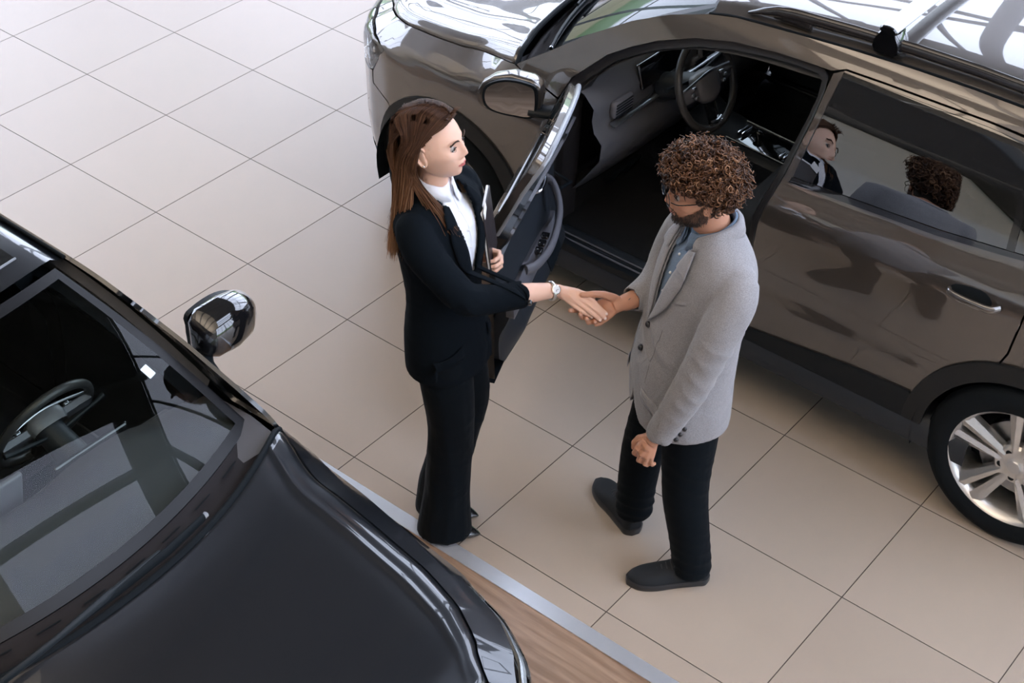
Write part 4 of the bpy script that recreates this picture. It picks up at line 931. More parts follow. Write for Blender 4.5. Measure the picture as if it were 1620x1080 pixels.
def hand(mb, J, k=1.0, far=(0,0,0)):
    """J: joints wrist, palm, index..little and thumb as lists of points; grows palm and five fingers"""
    w_ = Vector(J['wrist']); rad = dict(index=.0088, middle=.0092, ring=.0088, little=.0076)
    for fn_ in ('index', 'middle', 'ring', 'little'):
        P = [Vector(p) for p in J[fn_]]; r = rad[fn_]*k
        mb.tube([tuple(w_*.8+P[0]*.2), tuple(w_*.4+P[0]*.6), tuple(P[0])], [(r*1.55, r*1.55), (r*1.5, r*1.5), (r*1.3, r*1.3)], 12); mb.ell(tuple(P[0]), (r*1.3,)*3, nu=10, nv=8)
        pts = [P[0]]; rr = [r*1.25]
        for i in range(1, len(P)):
            pts += [P[i-1].lerp(P[i], .5), P[i]]; rr += [r*(1.10-.08*i), r*(1.12-.09*i)]
        mb.tube([tuple(p) for p in pts], rr, 12); 
        for i, p in enumerate(P[1:]): mb.ell(tuple(p), (r*(1.12-.09*(i+1)),)*3, nu=10, nv=8)
    T = [Vector(p) for p in J['thumb']]; r = .0105*k
    mb.tube([tuple(w_.lerp(T[0], .3)), tuple(T[0]), tuple(T[1]), tuple(T[2]), tuple(T[3])], [r*1.5, r*1.45, r*1.15, r*1.05, r*.85], 12)
    for q, s in zip(T, (1.4,1.15,1.05,.88)): mb.ell(tuple(q), (r*s,)*3, nu=10, nv=8)
    c = Vector(J['palm']); mb.ell(tuple(c), (.021*k,.021*k,.021*k), nu=12, nv=10)
    i0 = Vector(J['index'][0]); mb.tube([tuple(T[0].lerp(T[1], .55)), tuple(T[0].lerp(T[1], .45).lerp(i0, .5)), tuple(i0)], [r*1.0, r*.95, r*1.0], 10)
    mb.tube([tuple(T[0].lerp(T[1], .15)), tuple(T[0].lerp(T[1], .15).lerp(i0.lerp(w_, .3), .6)), tuple(i0.lerp(w_, .3))], [r*1.25, r*1.2, r*1.2], 10)
    mb.tube([tuple(w_), tuple(w_.lerp(c, .6))], [.023*k, .024*k], 14)
def nails(J, cam_side, k, m, parent):
    for fn_ in ('index', 'middle', 'ring', 'little', 'thumb'):
        mb = MB()
        P = [Vector(p) for p in J[fn_]]; d = (P[-1]-P[-2]).normalized(); nrm = Vector(cam_side); nrm = (nrm-d*nrm.dot(d)).normalized(); s = d.cross(nrm)
        R_ = Matrix((d, s, nrm)).transposed(); mb.ell(tuple(P[-1]+nrm*.0062*k), (.0055*k,.0046*k,.0016), R_, nu=10, nv=6); mb.build('fingernail', m, parent)
def cut_faces(v, f, keep):
    idx = [i for i, q in enumerate(f) if keep(v[list(q)].mean(0))]; return [f[i] for i in idx]
def compact(v, f):
    used = sorted({i for q in f for i in q}); mp = {i: k for k, i in enumerate(used)}; return v[used], [tuple(mp[i] for i in q) for q in f]
class Front:
    """shoots back onto a garment from in front of the chest: (side, z) -> surface point"""
    def __init__(s, v, f, c, rot):
        s.t = BVHTree.FromPolygons([tuple(p) for p in v], f); s.c = c; a = math.radians(rot); s.f = Vector((math.cos(a), math.sin(a), 0)); s.l = Vector((-math.sin(a), math.cos(a), 0))
    def at(s, side, z, off=.004, dist=.4, up=None):
        o = Vector((s.c[0], s.c[1], z))+s.l*side+s.f*dist; h = s.t.ray_cast(o, -s.f)
        p = h[0] if h[0] is not None else o-s.f*(dist-.09)
        return p+s.f*off
def lapel(name, F_, inner, outer, m, parent, s, off=.004, rows=10, cols=5, th=.004):
    I = crom(inner, rows); O = crom(outer, rows); n = min(len(I), len(O)); g_ = []
    for i in range(n):
        row = []
        for j in range(cols+1):
            t = j/cols; a = s*(I[i][0]*(1-t)+O[i][0]*t); z = I[i][1]*(1-t)+O[i][1]*t
            row.append(tuple(F_.at(a, z, off+.005*math.sin(PI*min(1, t*1.2)*.5+.3))))
        g_.append(row)
    v, f = grid(g_); o = mk(name, v, f if s > 0 else [q[::-1] for q in f], m, parent)
    md = o.modifiers.new('thickness', 'SOLIDIFY'); md.thickness = th; md.offset = 0
    return o
def collar(name, pts, height, lean, m, parent, th=.004, fold=None):
    """band standing round the neck: pts (x, y, z) along the neck line; fold = drop of the turned-down leaf"""
    P = crom(pts, 6); c = np.mean(np.array(P), 0); rows = []
    for i, p in enumerate(P):
        d = Vector((p[0]-c[0], p[1]-c[1], 0)).normalized(); e = min(i, len(P)-1-i)/(len(P)/2)
        row = [(p[0], p[1], p[2]), (p[0]-d.x*lean*.5, p[1]-d.y*lean*.5, p[2]+height*.6), (p[0]-d.x*lean, p[1]-d.y*lean, p[2]+height)]
        if fold is not None:
            row += [(p[0]-d.x*(lean-.006), p[1]-d.y*(lean-.006), p[2]+height-.003), (p[0]+d.x*.006, p[1]+d.y*.006, p[2]+height*.3), (p[0]+d.x*.014, p[1]+d.y*.014, p[2]-fold*(1.2-.4*e))]
        rows.append(row)
    v, f = grid(rows); o = mk(name, v, f, m, parent); md = o.modifiers.new('thickness', 'SOLIDIFY'); md.thickness = th; md.offset = 0
    return o
def strands(name, curves, mats, parent, r=.0011, n=3, taper=True):
    V = []; Fc = []; mi = []
    for cv, k, rr in curves:
        P = np.array(cv); m = len(P); T = np.gradient(P, axis=0); T /= np.maximum(np.linalg.norm(T, axis=1), 1e-9)[:,None]
        h = np.array([.3,.5,.8]); U = np.cross(T, h); U /= np.maximum(np.linalg.norm(U, axis=1), 1e-9)[:,None]; W_ = np.cross(T, U)
        b0 = len(V)
        for i in range(m):
            q = rr*r*(1 if not taper else min(1, .35+3*i/m, 1.6*(1-i/m)+.15))
            for j in range(n):
                a = 2*PI*j/n; V.append(P[i]+q*(math.cos(a)*U[i]+math.sin(a)*W_[i]))
        for i in range(m-1):
            for j in range(n): Fc.append((b0+i*n+j, b0+i*n+(j+1) % n, b0+(i+1)*n+(j+1) % n, b0+(i+1)*n+j)); mi.append(k)
    me = bpy.data.meshes.new(name); me.from_pydata([tuple(p) for p in np.array(V)], [], Fc)
    for x in mats: me.materials.append(x)
    me.polygons.foreach_set('material_index', mi); me.polygons.foreach_set('use_smooth', [True]*len(mi)); me.update()
    o = link(bpy.data.objects.new(name, me)); o.parent = parent; return o
def hairmat(name, c1, c2, z0, z1, rough=.5):
    m = bpy.data.materials.new(name); m.use_nodes = True; t = m.node_tree; b = t.nodes['Principled BSDF']
    tcn = t.nodes.new('ShaderNodeTexCoord'); sp = t.nodes.new('ShaderNodeSeparateXYZ'); t.links.new(tcn.outputs['Object'], sp.inputs[0])
    mr = t.nodes.new('ShaderNodeMapRange'); mr.inputs[1].default_value = z0; mr.inputs[2].default_value = z1; t.links.new(sp.outputs['Z'], mr.inputs[0])
    r = t.nodes.new('ShaderNodeValToRGB'); r.color_ramp.elements[0].color = (*c2, 1); r.color_ramp.elements[1].color = (*c1, 1); t.links.new(mr.outputs[0], r.inputs[0]); t.links.new(r.outputs[0], b.inputs['Base Color'])
    b.inputs['Roughness'].default_value = rough; b.inputs['Specular IOR Level'].default_value = .18
    return m
def cloth(name, col, scale=700, st=.35, rough=.85, col2=None, sheen=.3):
    if name in MATS: return MATS[name]
    m = mat(name, col, rough, spec=.10 if col[0] < .02 else .25, sheen=sheen, noise=(420, col2, .42, .58) if col2 else None)
    t = m.node_tree; b = t.nodes['Principled BSDF']; tcn = t.nodes.new('ShaderNodeTexCoord')
    n1 = t.nodes.new('ShaderNodeTexNoise'); n1.inputs['Scale'].default_value = scale; t.links.new(tcn.outputs['Object'], n1.inputs['Vector'])
    b1 = t.nodes.new('ShaderNodeBump'); b1.inputs['Strength'].default_value = st; b1.inputs['Distance'].default_value = .0012; t.links.new(n1.outputs['Fac'], b1.inputs['Height'])
    n2 = t.nodes.new('ShaderNodeTexNoise'); n2.inputs['Scale'].default_value = 9; n2.inputs['Detail'].default_value = 2; n2.inputs['Distortion'].default_value = .8; t.links.new(tcn.outputs['Object'], n2.inputs['Vector'])
    b2 = t.nodes.new('ShaderNodeBump'); b2.inputs['Strength'].default_value = .35; b2.inputs['Distance'].default_value = .02; t.links.new(n2.outputs['Fac'], b2.inputs['Height']); t.links.new(b1.outputs[0], b2.inputs['Normal'])
    t.links.new(b2.outputs[0], b.inputs['Normal']); return m
AZ = math.atan2(.62527, .78042)
def smoothmesh(name, v, f, m, parent, solid=0, mats=None, midx=None):
    o = mk(name, v, f, m, parent, mats=mats, midx=midx)
    if solid: md = o.modifiers.new('thickness', 'SOLIDIFY'); md.thickness = solid; md.offset = -1
    return o
def eyes(parent, HM, iris, lash, gaze=(1,0,0)):
    for s in (1, -1):
        b = MB(); c = HM @ Vector((.0722, s*.0300, .001)); b.cur = 0; b.ell(tuple(c), (.0113,)*3, nu=16, nv=12)
        g = (HM.to_3x3() @ Vector((1, s*.05+gaze[1], gaze[2]))).normalized(); b.cur = 1; b.ell(tuple(c+g*.0058), (.0070,)*3, nu=12, nv=8)
        b.build('eye', None, parent, mats=[mat('eye_white', (.42,.39,.37), .6, spec=.15), iris])
    for s in (1, -1):
        b = MB(); up_ = crom([(.0795, s*.0185,.001),(.0865, s*.024,.0062),(.0885, s*.030,.0075),(.0855, s*.036,.0055),(.0790, s*.0425,-.001)], 4)
        b.tube(xf(HM, up_), .0013, 6)
        lo = crom([(.0795, s*.0185,.0),(.0850, s*.025,-.0052),(.0850, s*.033,-.0055),(.0790, s*.0425,-.001)], 4); b.tube(xf(HM, lo), .0006, 5)
        b.build('eyelashes', lash, parent)
def person_body(name, parent, HM, male, skin_m, lip_m, parts, neck):
    """one continuous mesh: head with face and ears, neck, and the parts (hands, arms, trunk, feet) melted at their own fineness"""
    V = []; Fc = []; mi = []
    v, f = head_shape(male); hv = np.array(xf(HM, v)); V.append(hv); Fc += f
    for q in f:
        c = v[list(q)].mean(0); lip = c[0] > .08 and abs(c[1]) < .021 and -.0705+.010*(abs(c[1])/.021)**2 < c[2] < -.0515-.006*(abs(c[1])/.021)**1.5
        mi.append(1 if lip else 0)
    n0 = len(hv)
    eb = MB(); ear(eb, 1); ear(eb, -1); ev, ef = fuse(eb, .0022, 2); ev = np.array(xf(HM, ev)); V.append(ev); Fc += [tuple(i+n0 for i in q) for q in ef]; mi += [0]*len(ef); n0 += len(ev)
    for mb, vox, sm in parts+[(neck, .005, 6)]:
        pv, pf = fuse(mb, vox, sm); V.append(pv); Fc += [tuple(i+n0 for i in q) for q in pf]; mi += [0]*len(pf); n0 += len(pv)
    return mk(name, np.concatenate(V), Fc, None, parent, mats=[skin_m, lip_m], midx=mi)

# ---------------------------------------------------------------- the woman
def build_woman():
    root = empty('person', (3.45, -1.83, 0), AZ)
    tag(root, 'woman in a black trouser suit and white shirt with long brown hair, shaking hands', 'person')
    HM = Matrix.Translation((-.022, -.008, 1.628)) @ Matrix.Rotation(math.radians(-22), 4, 'Z') @ Matrix.Rotation(math.radians(-11), 4, 'Y') @ Matrix.Scale(1.02, 4)
    SK = skin('fair_skin', (.70,.44,.33)); LIP = mat('lip_rose', (.45,.12,.11), .35)
    FORE = (0.270, -.113, 1.137)
    J = dict(wrist=(0.3791,-0.0563,1.1142), palm=(0.4307,-0.0751,1.0995),
     index=[(0.4691,-0.0753,1.1136),(0.498,-0.0915,1.0993),(0.5213,-0.102,1.0794),(0.5427,-0.109,1.0622)],
     middle=[(0.4632,-0.0867,1.0992),(0.4942,-0.1041,1.0853),(0.5195,-0.1119,1.0689),(0.5391,-0.1173,1.0503)],
     ring=[(0.4555,-0.0929,1.0882),(0.4845,-0.1095,1.0736),(0.5057,-0.116,1.0586),(0.5231,-0.1189,1.0431)],
     little=[(0.4438,-0.0954,1.0768),(0.4645,-0.1074,1.066),(0.4814,-0.1095,1.0578),(0.4965,-0.1092,1.0476)],
     thumb=[(0.4126,-0.0481,1.1065),(0.4459,-0.046,1.1008),(0.4754,-0.0478,1.0902),(0.5006,-0.0541,1.0803)])
    rh = MB(); hand(rh, J, .92)
    limb(rh, [(.20,-.152,1.150,.036),(FORE[0],FORE[1],FORE[2],.0345),(.33,-.083,1.125,.029),(.372,-.060,1.115,.0235,.027)], up=(0,0,1))
    JL = dict(wrist=(.135,.115,1.115), palm=(.168,.078,1.142), index=[(.190,.060,1.172),(.192,.030,1.175),(.176,.012,1.172),(.160,.012,1.168)],
     middle=[(.196,.062,1.154),(.199,.028,1.156),(.180,.008,1.153),(.162,.010,1.150)], ring=[(.195,.064,1.136),(.198,.032,1.136),(.180,.012,1.133),(.162,.014,1.132)],
     little=[(.188,.068,1.120),(.190,.040,1.118),(.175,.022,1.116),(.162,.022,1.116)], thumb=[(.150,.085,1.165),(.146,.066,1.188),(.142,.045,1.198),(.140,.028,1.200)])
    lh = MB(); hand(lh, JL, .9); limb(lh, [(.09,.20,1.15,.036),(.12,.14,1.12,.03),(.135,.115,1.115,.025)])
    core = MB(); ringtube(core, [(.02,-.01,.85,.09,.13,-30,2),(.01,0,1.05,.08,.11,-30,2),(.0,0,1.25,.085,.13,-30,2),(-.012,0,1.38,.07,.15,-30,2),(-.016,0,1.44,.05,.08,-30,2)])
    for d, pts in ((-1, [(.02,-.075,.86,.075),(.045,-.09,.5,.05),(.035,-.09,.28,.045),(.0,-.088,.09,.032)]), (1, [(.03,.055,.86,.075),(.09,.05,.52,.05),(.05,.035,.28,.045),(.0,.02,.09,.032)])): limb(core, pts)
    limb(core, [(-.085,-.135,1.40,.04),(.09,-.19,1.19,.036),(.20,-.152,1.150,.034)]); limb(core, [(.06,.13,1.40,.04),(.07,.215,1.19,.036),(.09,.20,1.15,.034)])
    neck = MB(); limb(neck, [(-.020,.0,1.40,.062),(-.024,-.002,1.47,.050,.050),(-.024,-.004,1.53,.049,.049),(-.026,-.005,1.58,.046)])
    person_body('body', root, HM, False, SK, LIP, [(rh, .0024, 2), (lh, .0026, 2), (core, .010, 3)], neck)
    nails(J, (-.02,-.77,.63), .9, mat('nail_polish', (.80,.62,.56), .2, coat=1), root)
    eyes(root, HM, mat('iris_brown', (.03,.016,.009), .3), mat('lash_dark', (.012,.008,.006), .5), (0,.1,.05))
    cs = []
    for s in (1, -1):
        for i in range(150):
            t = random.random(); p = Vector((.0950-.015*t*t, s*(.012+.036*t), .0215+.006*math.sin(PI*min(1, t*1.15))+random.uniform(-.0024,.0024)))
            d = Vector((.0012, s*.006, .0022*(1-t))); cs.append((np.array(xf(HM, [p, p+d*.5, p+d])), 0, random.uniform(.7,1.2)))
    strands('eyebrows', cs, [mat('brow_brown', (.05,.027,.016), .5)], root, .0011)
    # shirt
    WH_ = cloth('white_shirt_cloth', (.74,.76,.82), 900, .2, .6, sheen=0)
    sb = MB(); ringtube(sb, [(.02,-.01,1.02,.098,.13,-30,2.1),(.008,0,1.15,.106,.135,-30,2.1),(.004,0,1.26,.114,.15,-30,2.1),(-.006,0,1.35,.107,.165,-30,2.1),(-.015,0,1.40,.080,.120,-30,2.1),(-.02,0,1.435,.064,.080,-30,2),(-.022,0,1.465,.057,.062,-30,2),(-.022,0,1.49,.054,.054,-30,2)])
    sv, sf = fuse(sb, .006, 3); sv = wrinkle(sv, sf, [((.12,-.06,1.30), (.4,.2,1), .035, .0025, .10), ((.12,-.02,1.2), (.3,.6,1), .04, .0025, .08)])
    smoothmesh('shirt', sv, sf, WH_, root); SF = Front(sv, sf, (-.004,0), -30)
    cen = (-.022,-.002)
    def cpt(ang, r, z): a = math.radians(ang-30); return (cen[0]+r*math.cos(a), cen[1]+r*math.sin(a)*.95, z)
    collar('shirt_collar', [cpt(12,.062,1.458),cpt(45,.060,1.468),cpt(90,.057,1.478),(cpt(140,.056,1.488)),cpt(180,.056,1.492),cpt(220,.056,1.488),cpt(270,.057,1.478),cpt(315,.060,1.468),cpt(348,.062,1.458)], .030, .005, WH_, root, .0025, fold=.012)
    for s in (1, -1): lapel('collar_leaf', SF, [(.012,1.468),(.014,1.445),(.022,1.42)], [(.040,1.475),(.052,1.452),(.050,1.425)], WH_, root, s, .006, th=.002)
    b = MB()
    for z in (1.40,1.34,1.28,1.22): p = SF.at(0, z, .001); b.ell(tuple(p), (.005,.005,.005), nu=10, nv=6)
    b.build('shirt_buttons', mat('pearl_button', (.8,.8,.78), .25), root)
    b = MB(); b.tube([tuple(SF.at(.006, z, .001)) for z in np.linspace(1.17,1.44,16)], [(.0012,.0012)]*16, 6); b.build('shirt_placket', WH_, root)
    # jacket
    JK = cloth('black_suit_cloth', (.0022,.0042,.0068), 900, .25, .9, sheen=.0)
    jb = MB(); ringtube(jb, [(.034,-.004,.775,.132,.174,-28,2.2),(.030,-.004,.82,.132,.174,-28,2.2),(.022,-.003,.93,.124,.166,-29,2.2),(.014,0,1.06,.110,.146,-30,2.2),(.006,0,1.20,.120,.158,-30,2.2),(-.002,0,1.31,.122,.178,-30,2.2),(-.012,0,1.39,.102,.186,-30,2.3),(-.018,0,1.435,.080,.150,-30,2.2),(-.022,0,1.465,.062,.095,-30,2)])
    limb(jb, [(-.080,-.140,1.395,.062),(-.045,-.180,1.335,.062),(.03,-.203,1.245,.056),(.085,-.205,1.185,.055),(.14,-.18,1.160,.051),(.215,-.145,1.148,.047),(.268,-.116,1.137,.0455)], up=(0,0,1))
    limb(jb, [(.055,.135,1.395,.062),(.075,.19,1.32,.060),(.085,.225,1.22,.055),(.090,.205,1.160,.053),(.110,.165,1.130,.045),(.125,.135,1.118,.041)], up=(0,0,1))
    jv, jf = fuse(jb, .0065, 4)
    jv = wrinkle(jv, jf, [((.09,-.21,1.19), (1,-.2,.3), .045, .005, .10), ((.0,-.19,1.29), (.7,0,-1), .05, .003, .09), ((.21,-.15,1.15), (1,.4,.2), .05, .003, .07), ((-.05,-.14,1.05), (.2,.2,1), .06, .003, .14), ((.10,-.10,1.08), (.5,.2,1), .055, .0035, .12), ((-.08,-.10,.80), (1,.6,.1), .07, .004, .16), ((.11,-.08,.80), (1,-1,.15), .07, .005, .15), ((-.09,-.16,1.38), (1,.4,.6), .05, .003, .07)])
    rot = math.radians(-30); fv = np.array([math.cos(rot), math.sin(rot)]); lv = np.array([-math.sin(rot), math.cos(rot)])
    def keep(c):
        f_, s_ = c[:2]@fv, c[:2]@lv; r = math.hypot(c[0]+.022, c[1])
        if c[2] > 1.41 and r < .074: return False
        if c[2] > 1.468: return False
        if f_ > .02 and c[2] > 1.165 and abs(s_-.004) < .004+.062*((c[2]-1.165)/.28)**.9 and math.hypot(c[0], c[1]) < .19: return False
        if c[0] > .262 and c[2] < 1.2 and (c[0]-.268)*.86+(c[1]+.116)*.5 > -.004 and c[1] < .05: return False
        return True
    FJ = Front(jv, jf, (-.002,0), -30); jf2 = cut_faces(jv, jf, keep); jv2, jf2 = compact(jv, jf2)
    smoothmesh('jacket', jv2, jf2, JK, root, .004)
    for s in (1, -1):
        lapel('lapel', FJ, [(.002,1.15),(.022,1.24),(.044,1.33),(.060,1.40),(.058,1.448)], [(.012,1.165),(.075,1.25),(.098,1.335),(.092,1.385),(.075,1.44)], JK, root, s, .003)
        lapel('collar_leaf', FJ, [(.060,1.395),(.058,1.42),(.056,1.445)], [(.108,1.395),(.092,1.43),(.072,1.455)], JK, root, s, .010, rows=6, th=.004)
    collar('jacket_collar', [cpt(55,.080,1.440),cpt(90,.080,1.455),cpt(135,.076,1.463),cpt(180,.072,1.466),cpt(225,.076,1.463),cpt(270,.080,1.455),cpt(305,.080,1.440)], .020, .008, JK, root, .004, fold=.014)
    b = MB()
    for z in (1.135,1.03): b.ell(tuple(FJ.at(.012, z, .003)), (.010,.010,.010), nu=12, nv=8)
    b.build('jacket_buttons', M_GLOSS, root)
    for s in (-1, 1):
        g_ = [[tuple(FJ.at(s*(.075+.013*i), .93-.008*i-.014*j, .005+.002*math.sin(j))) for j in range(4)] for i in range(9)]; v, f = grid(g_); smoothmesh('pocket_flap', v, f, JK, root, .003)
    # trousers
    tb = MB()
    ringtube(tb, [(.02,-.015,1.00,.092,.125,-20,2),(.02,-.015,.92,.105,.150,-20,2.1),(.025,-.015,.84,.112,.160,-15,2.2),(.03,-.018,.79,.10,.15,-10,2.3)])
    limb(tb, [(.01,-.075,.86,.095,.085),(.03,-.085,.72,.092,.080),(.045,-.090,.54,.082,.070),(.040,-.088,.36,.080,.066),(.032,-.088,.18,.088,.072),(.028,-.088,.055,.100,.080),(.028,-.088,.02,.102,.080)], up=(1,0,0))
    limb(tb, [(.03,.055,.86,.095,.085),(.07,.050,.72,.092,.080),(.095,.048,.56,.082,.070),(.060,.040,.38,.080,.066),(.022,.030,.20,.086,.070),(.012,.024,.06,.096,.078),(.012,.024,.025,.098,.078)], up=(1,0,0))
    tv, tf = fuse(tb, .0065, 4)
    tv = wrinkle(tv, tf, [((.05,-.15,.35), (1,.3,.12), .075, .006, .30), ((.03,-.14,.12), (1,.2,.0), .06, .006, .16), ((.1,.0,.55), (.4,.2,1), .07, .004, .12), ((.02,.09,.2), (1,.2,0), .06, .006, .2)])
    tf = cut_faces(tv, tf, lambda c: c[2] > .018); tv, tf = compact(tv, tf); smoothmesh('trousers', tv, tf, cloth('black_trouser_cloth', (.0018,.0038,.0060), 900, .2, .8, sheen=.03), root, .003)
    # pointed shoes
    for (hx, hy), (tx, ty) in (((-.065,-.088),(.158,-.092)), ((-.070,.024),(.150,.0))):
        s_ = empty('shoe', (hx, hy, 0), math.atan2(ty-hy, tx-hx)); s_.parent = root; L_ = math.hypot(tx-hx, ty-hy)
        rows = []
        for u, w_, zt, zb in ((0,.018,.085,.045),(.06,.028,.10,.045),(.2,.030,.095,.042),(.4,.033,.085,.022),(.6,.040,.062,.004),(.78,.036,.042,.0035),(.9,.020,.028,.0035),(.97,.009,.018,.004),(1,.002,.010,.006)):
            rows.append([(u*L_, w_*math.copysign(abs(math.cos(a))**.8, math.cos(a)), (zt+zb)/2+(zt-zb)/2*math.copysign(abs(math.sin(a))**.8, math.sin(a))) for a in [2*PI*k/18 for k in range(18)]])
        v, f = grid(rows, closed_v=True); f += [tuple(range(18))[::-1]]; b = MB(); b.add(v, f); b.build('shoe_upper', mat('black_patent_leather', (.008,.008,.009), .15, coat=1), s_, sharp=70)
        b = MB(); b.tube([(.015,0,.05),(.012,0,.025),(.010,0,.0)], [.012,.006,.0055], 10); b.build('heel', M_GLOSS, s_)
    # watch
    wd = Vector((.3791-.33, -.0563+.083, 1.1142-1.125)).normalized(); wc = Vector((.362,-.066,1.1165)); nrm = Vector((-.02,-.77,.63)); nrm = (nrm-wd*nrm.dot(wd)).normalized(); sd = wd.cross(nrm); R_ = Matrix((wd, sd, nrm)).transposed()
    wt = empty('wristwatch', (0,0,0)); wt.parent = root
    ringp = [tuple(wc+sd*(.0315*math.cos(a))+nrm*(.0285*math.sin(a))) for a in [2*PI*k/28 for k in range(28)]]
    b = MB(); b.tube(ringp, [(.0065,.0022)]*28, 10, closed=True, up=tuple(wd)); b.build('watch_strap', mat('steel_strap', (.6,.58,.56), .3, .9), wt)
    b = MB(); b.lathe([(.001,-.004),(.015,-.004),(.0165,0),(.0155,.004),(.0135,.0048),(.013,.0035),(.001,.0035)], 'z', 28, c=tuple(wc+nrm*.031), R=R_); b.build('watch_case', M_CHROME, wt, sharp=40)
    b = MB(); b.lathe([(.001,.0),(.0128,.0),(.0128,.0006),(.001,.0006)], 'z', 24, c=tuple(wc+nrm*.0348), R=R_); b.build('watch_dial', mat('silver_dial', (.72,.73,.75), .3), wt)
    b = MB(); o_ = wc+nrm*.0358; b.tube([tuple(o_), tuple(o_+wd*.008)], .0006, 5); b.tube([tuple(o_), tuple(o_+sd*.006-wd*.003)], .0007, 5); b.build('watch_hands', M_BLKPL, wt)
    # earring
    b = MB(); b.ell(tuple(HM @ Vector((-.002,-.082,-.034))), (.003,)*3); b.build('earring', M_CHROME, root)
    # hair
    HC = [hairmat('brown_hair', (.062,.029,.017), (.22,.108,.056), 1.34, 1.66), hairmat('brown_hair_light', (.105,.052,.030), (.36,.19,.10), 1.34, 1.70), hairmat('brown_hair_dark', (.038,.017,.010), (.13,.06,.03), 1.34, 1.66)]
    cap, cf = head_shape(False); cap = cap*np.array([1.05,1.07,1.05])+np.array([-.002,0,.003])
    cap = (cap-np.array([-.002,0,.003]))*.975+np.array([-.002,0,.002]); cf = cut_faces(cap, cf, lambda c: (c[2] > .012+1.05*(c[0]+.010)-.25*max(0, .05-abs(c[1])) and c[0] < .070) and c[2] > -.09); cap, cf = compact(cap, cf)
    mk('hair_base', np.array(xf(HM, cap)), cf, mat('hair_scalp', (.085,.042,.025), .8, spec=.1), root)
    iHM = HM.inverted(); cs = []
    for i in range(3600):
        s = -1 if random.random() < .56 else 1; u = random.random(); lay = random.random(); o_ = .004+.010*lay
        xp = .078-.15*u; jx, jy, jz = (random.gauss(0,1) for _ in range(3))
        zt = .115*math.sqrt(max(.05, 1-(xp/.105)**2))
        x3 = -.020-.085*u+.006*jx; y3 = .083-.045*u**2
        P = [(xp+.003*jx, s*(.002+.002*abs(jy)), zt+.006+.8*o_), (xp-.012-.01*u, s*(.040+o_*.5), zt*.90+.014*lay+.006), (.55*xp-.030, s*(.070+o_-.02*u), .048), (x3*.85-.004, s*(y3+o_), -.008), (x3-.012, s*(y3+o_+.001), -.065)]
        W_ = [HM @ Vector(p) for p in P]
        e = W_[-1]; back = .45 if s < 0 else .6
        zend = 1.305+.02*jz+.02*u+(.05 if u < .12 else 0); fr = (u < .14 and s < 0)
        if s > 0 and u < .45: ex, ey = .045+.02*jx*.5-.10*u, .105-.06*u+.010*jy; zend = 1.37+.015*jz
        elif fr: ex, ey = .035+.02*jx*.5, -.105+.012*jy; zend = 1.36+.015*jz     # lock lying in front of the shoulder
        else: ex = -.125-.020*lay+.05*(1-u)*random.random()+.006*jx; ey = (-.135+.13*u)*(1 if s < 0 else -.55)+.012*jy
        W_ += [Vector((e.x*.55+ex*.45, e.y*.55+ey*.45, e.z*.55+zend*.45)), Vector((e.x*.2+ex*.8, e.y*.2+ey*.8, e.z*.22+zend*.78)), Vector((ex+.008*jx*.3, ey, zend))]
        cs.append((np.array(crom([tuple(p) for p in W_], 3)), random.choice((0,0,0,1,2)), random.uniform(.8,1.5)))
    for i in range(1500):    # hair falling from the crown down the back
        y0 = random.uniform(-1, 1); lay = random.random(); jx, jy, jz = (random.gauss(0,1) for _ in range(3)); o_ = .004+.012*lay
        xs_ = random.uniform(-.075,.07)
        P = [(xs_, y0*.012, .116*math.sqrt(max(.05, 1-(xs_/.112)**2))+.008+o_*.7), (xs_*.6-.056, y0*.045, .092+o_*.8), (-.102-o_, y0*.062, .025), (-.108-o_, y0*.070, -.040), (-.103-o_, y0*.074, -.10)]
        W_ = [HM @ Vector(p) for p in P]; e = W_[-1]; ex = -.135-.020*lay+.006*jx; ey = -.035+.10*y0+.008*jy; zend = 1.300+.016*jz
        W_ += [Vector((e.x*.5+ex*.5, e.y*.5+ey*.5, e.z*.5+zend*.5)), Vector((ex, ey, zend))]
        cs.append((np.array(crom([tuple(p) for p in W_], 3)), random.choice((0,0,0,1,2)), random.uniform(.8,1.5)))
    for i in range(60):      # loose flyaways at the hairline
        a = random.uniform(-1,1); p = Vector((.065+.012*random.random(), .035*a, .098)); cs.append((np.array(xf(HM, crom([tuple(p), tuple(p+Vector((.012,.004*a,.010))), tuple(p+Vector((.020,.012*a,.004+.012*random.random())))], 3))), 1, .6))
    strands('hair', cs, HC, root, .0017)
    return root
woman = build_woman()
# notebook held against her chest
nb_ = empty('notebook', (0,0,0)); nb_.matrix_world = Matrix.Translation((3.45,-1.83,0)) @ Matrix.Rotation(AZ, 4, 'Z') @ Matrix.Translation((.160,.085,1.245)) @ Matrix.Rotation(math.radians(-8), 4, 'Y') @ Matrix.Rotation(math.radians(-6), 4, 'Z')
b = MB(); b.box((0,0,0), (.004,.17,.23), bev=.0015); b.box((-.010,0,0), (.004,.17,.23), bev=.0015); b.box((-.005,.085,0), (.012,.004,.23), bev=.001); b.build('cover', mat('notebook_cover', (.025,.02,.022), .4), nb_)
b = MB(); b.box((-.005,-.003,.006), (.0055,.160,.232)); b.build('paper', mat('white_paper', (.85,.85,.86), .6), nb_, smooth=False)
b = MB(); b.box((.0035,-.060,.118), (.003,.05,.03), Matrix.Rotation(.3, 3, 'X')); b.build('loose_sheet', mat('white_paper'), nb_, smooth=False)
tag(nb_, 'slim dark notebook with white pages held upright against her chest', 'notebook')

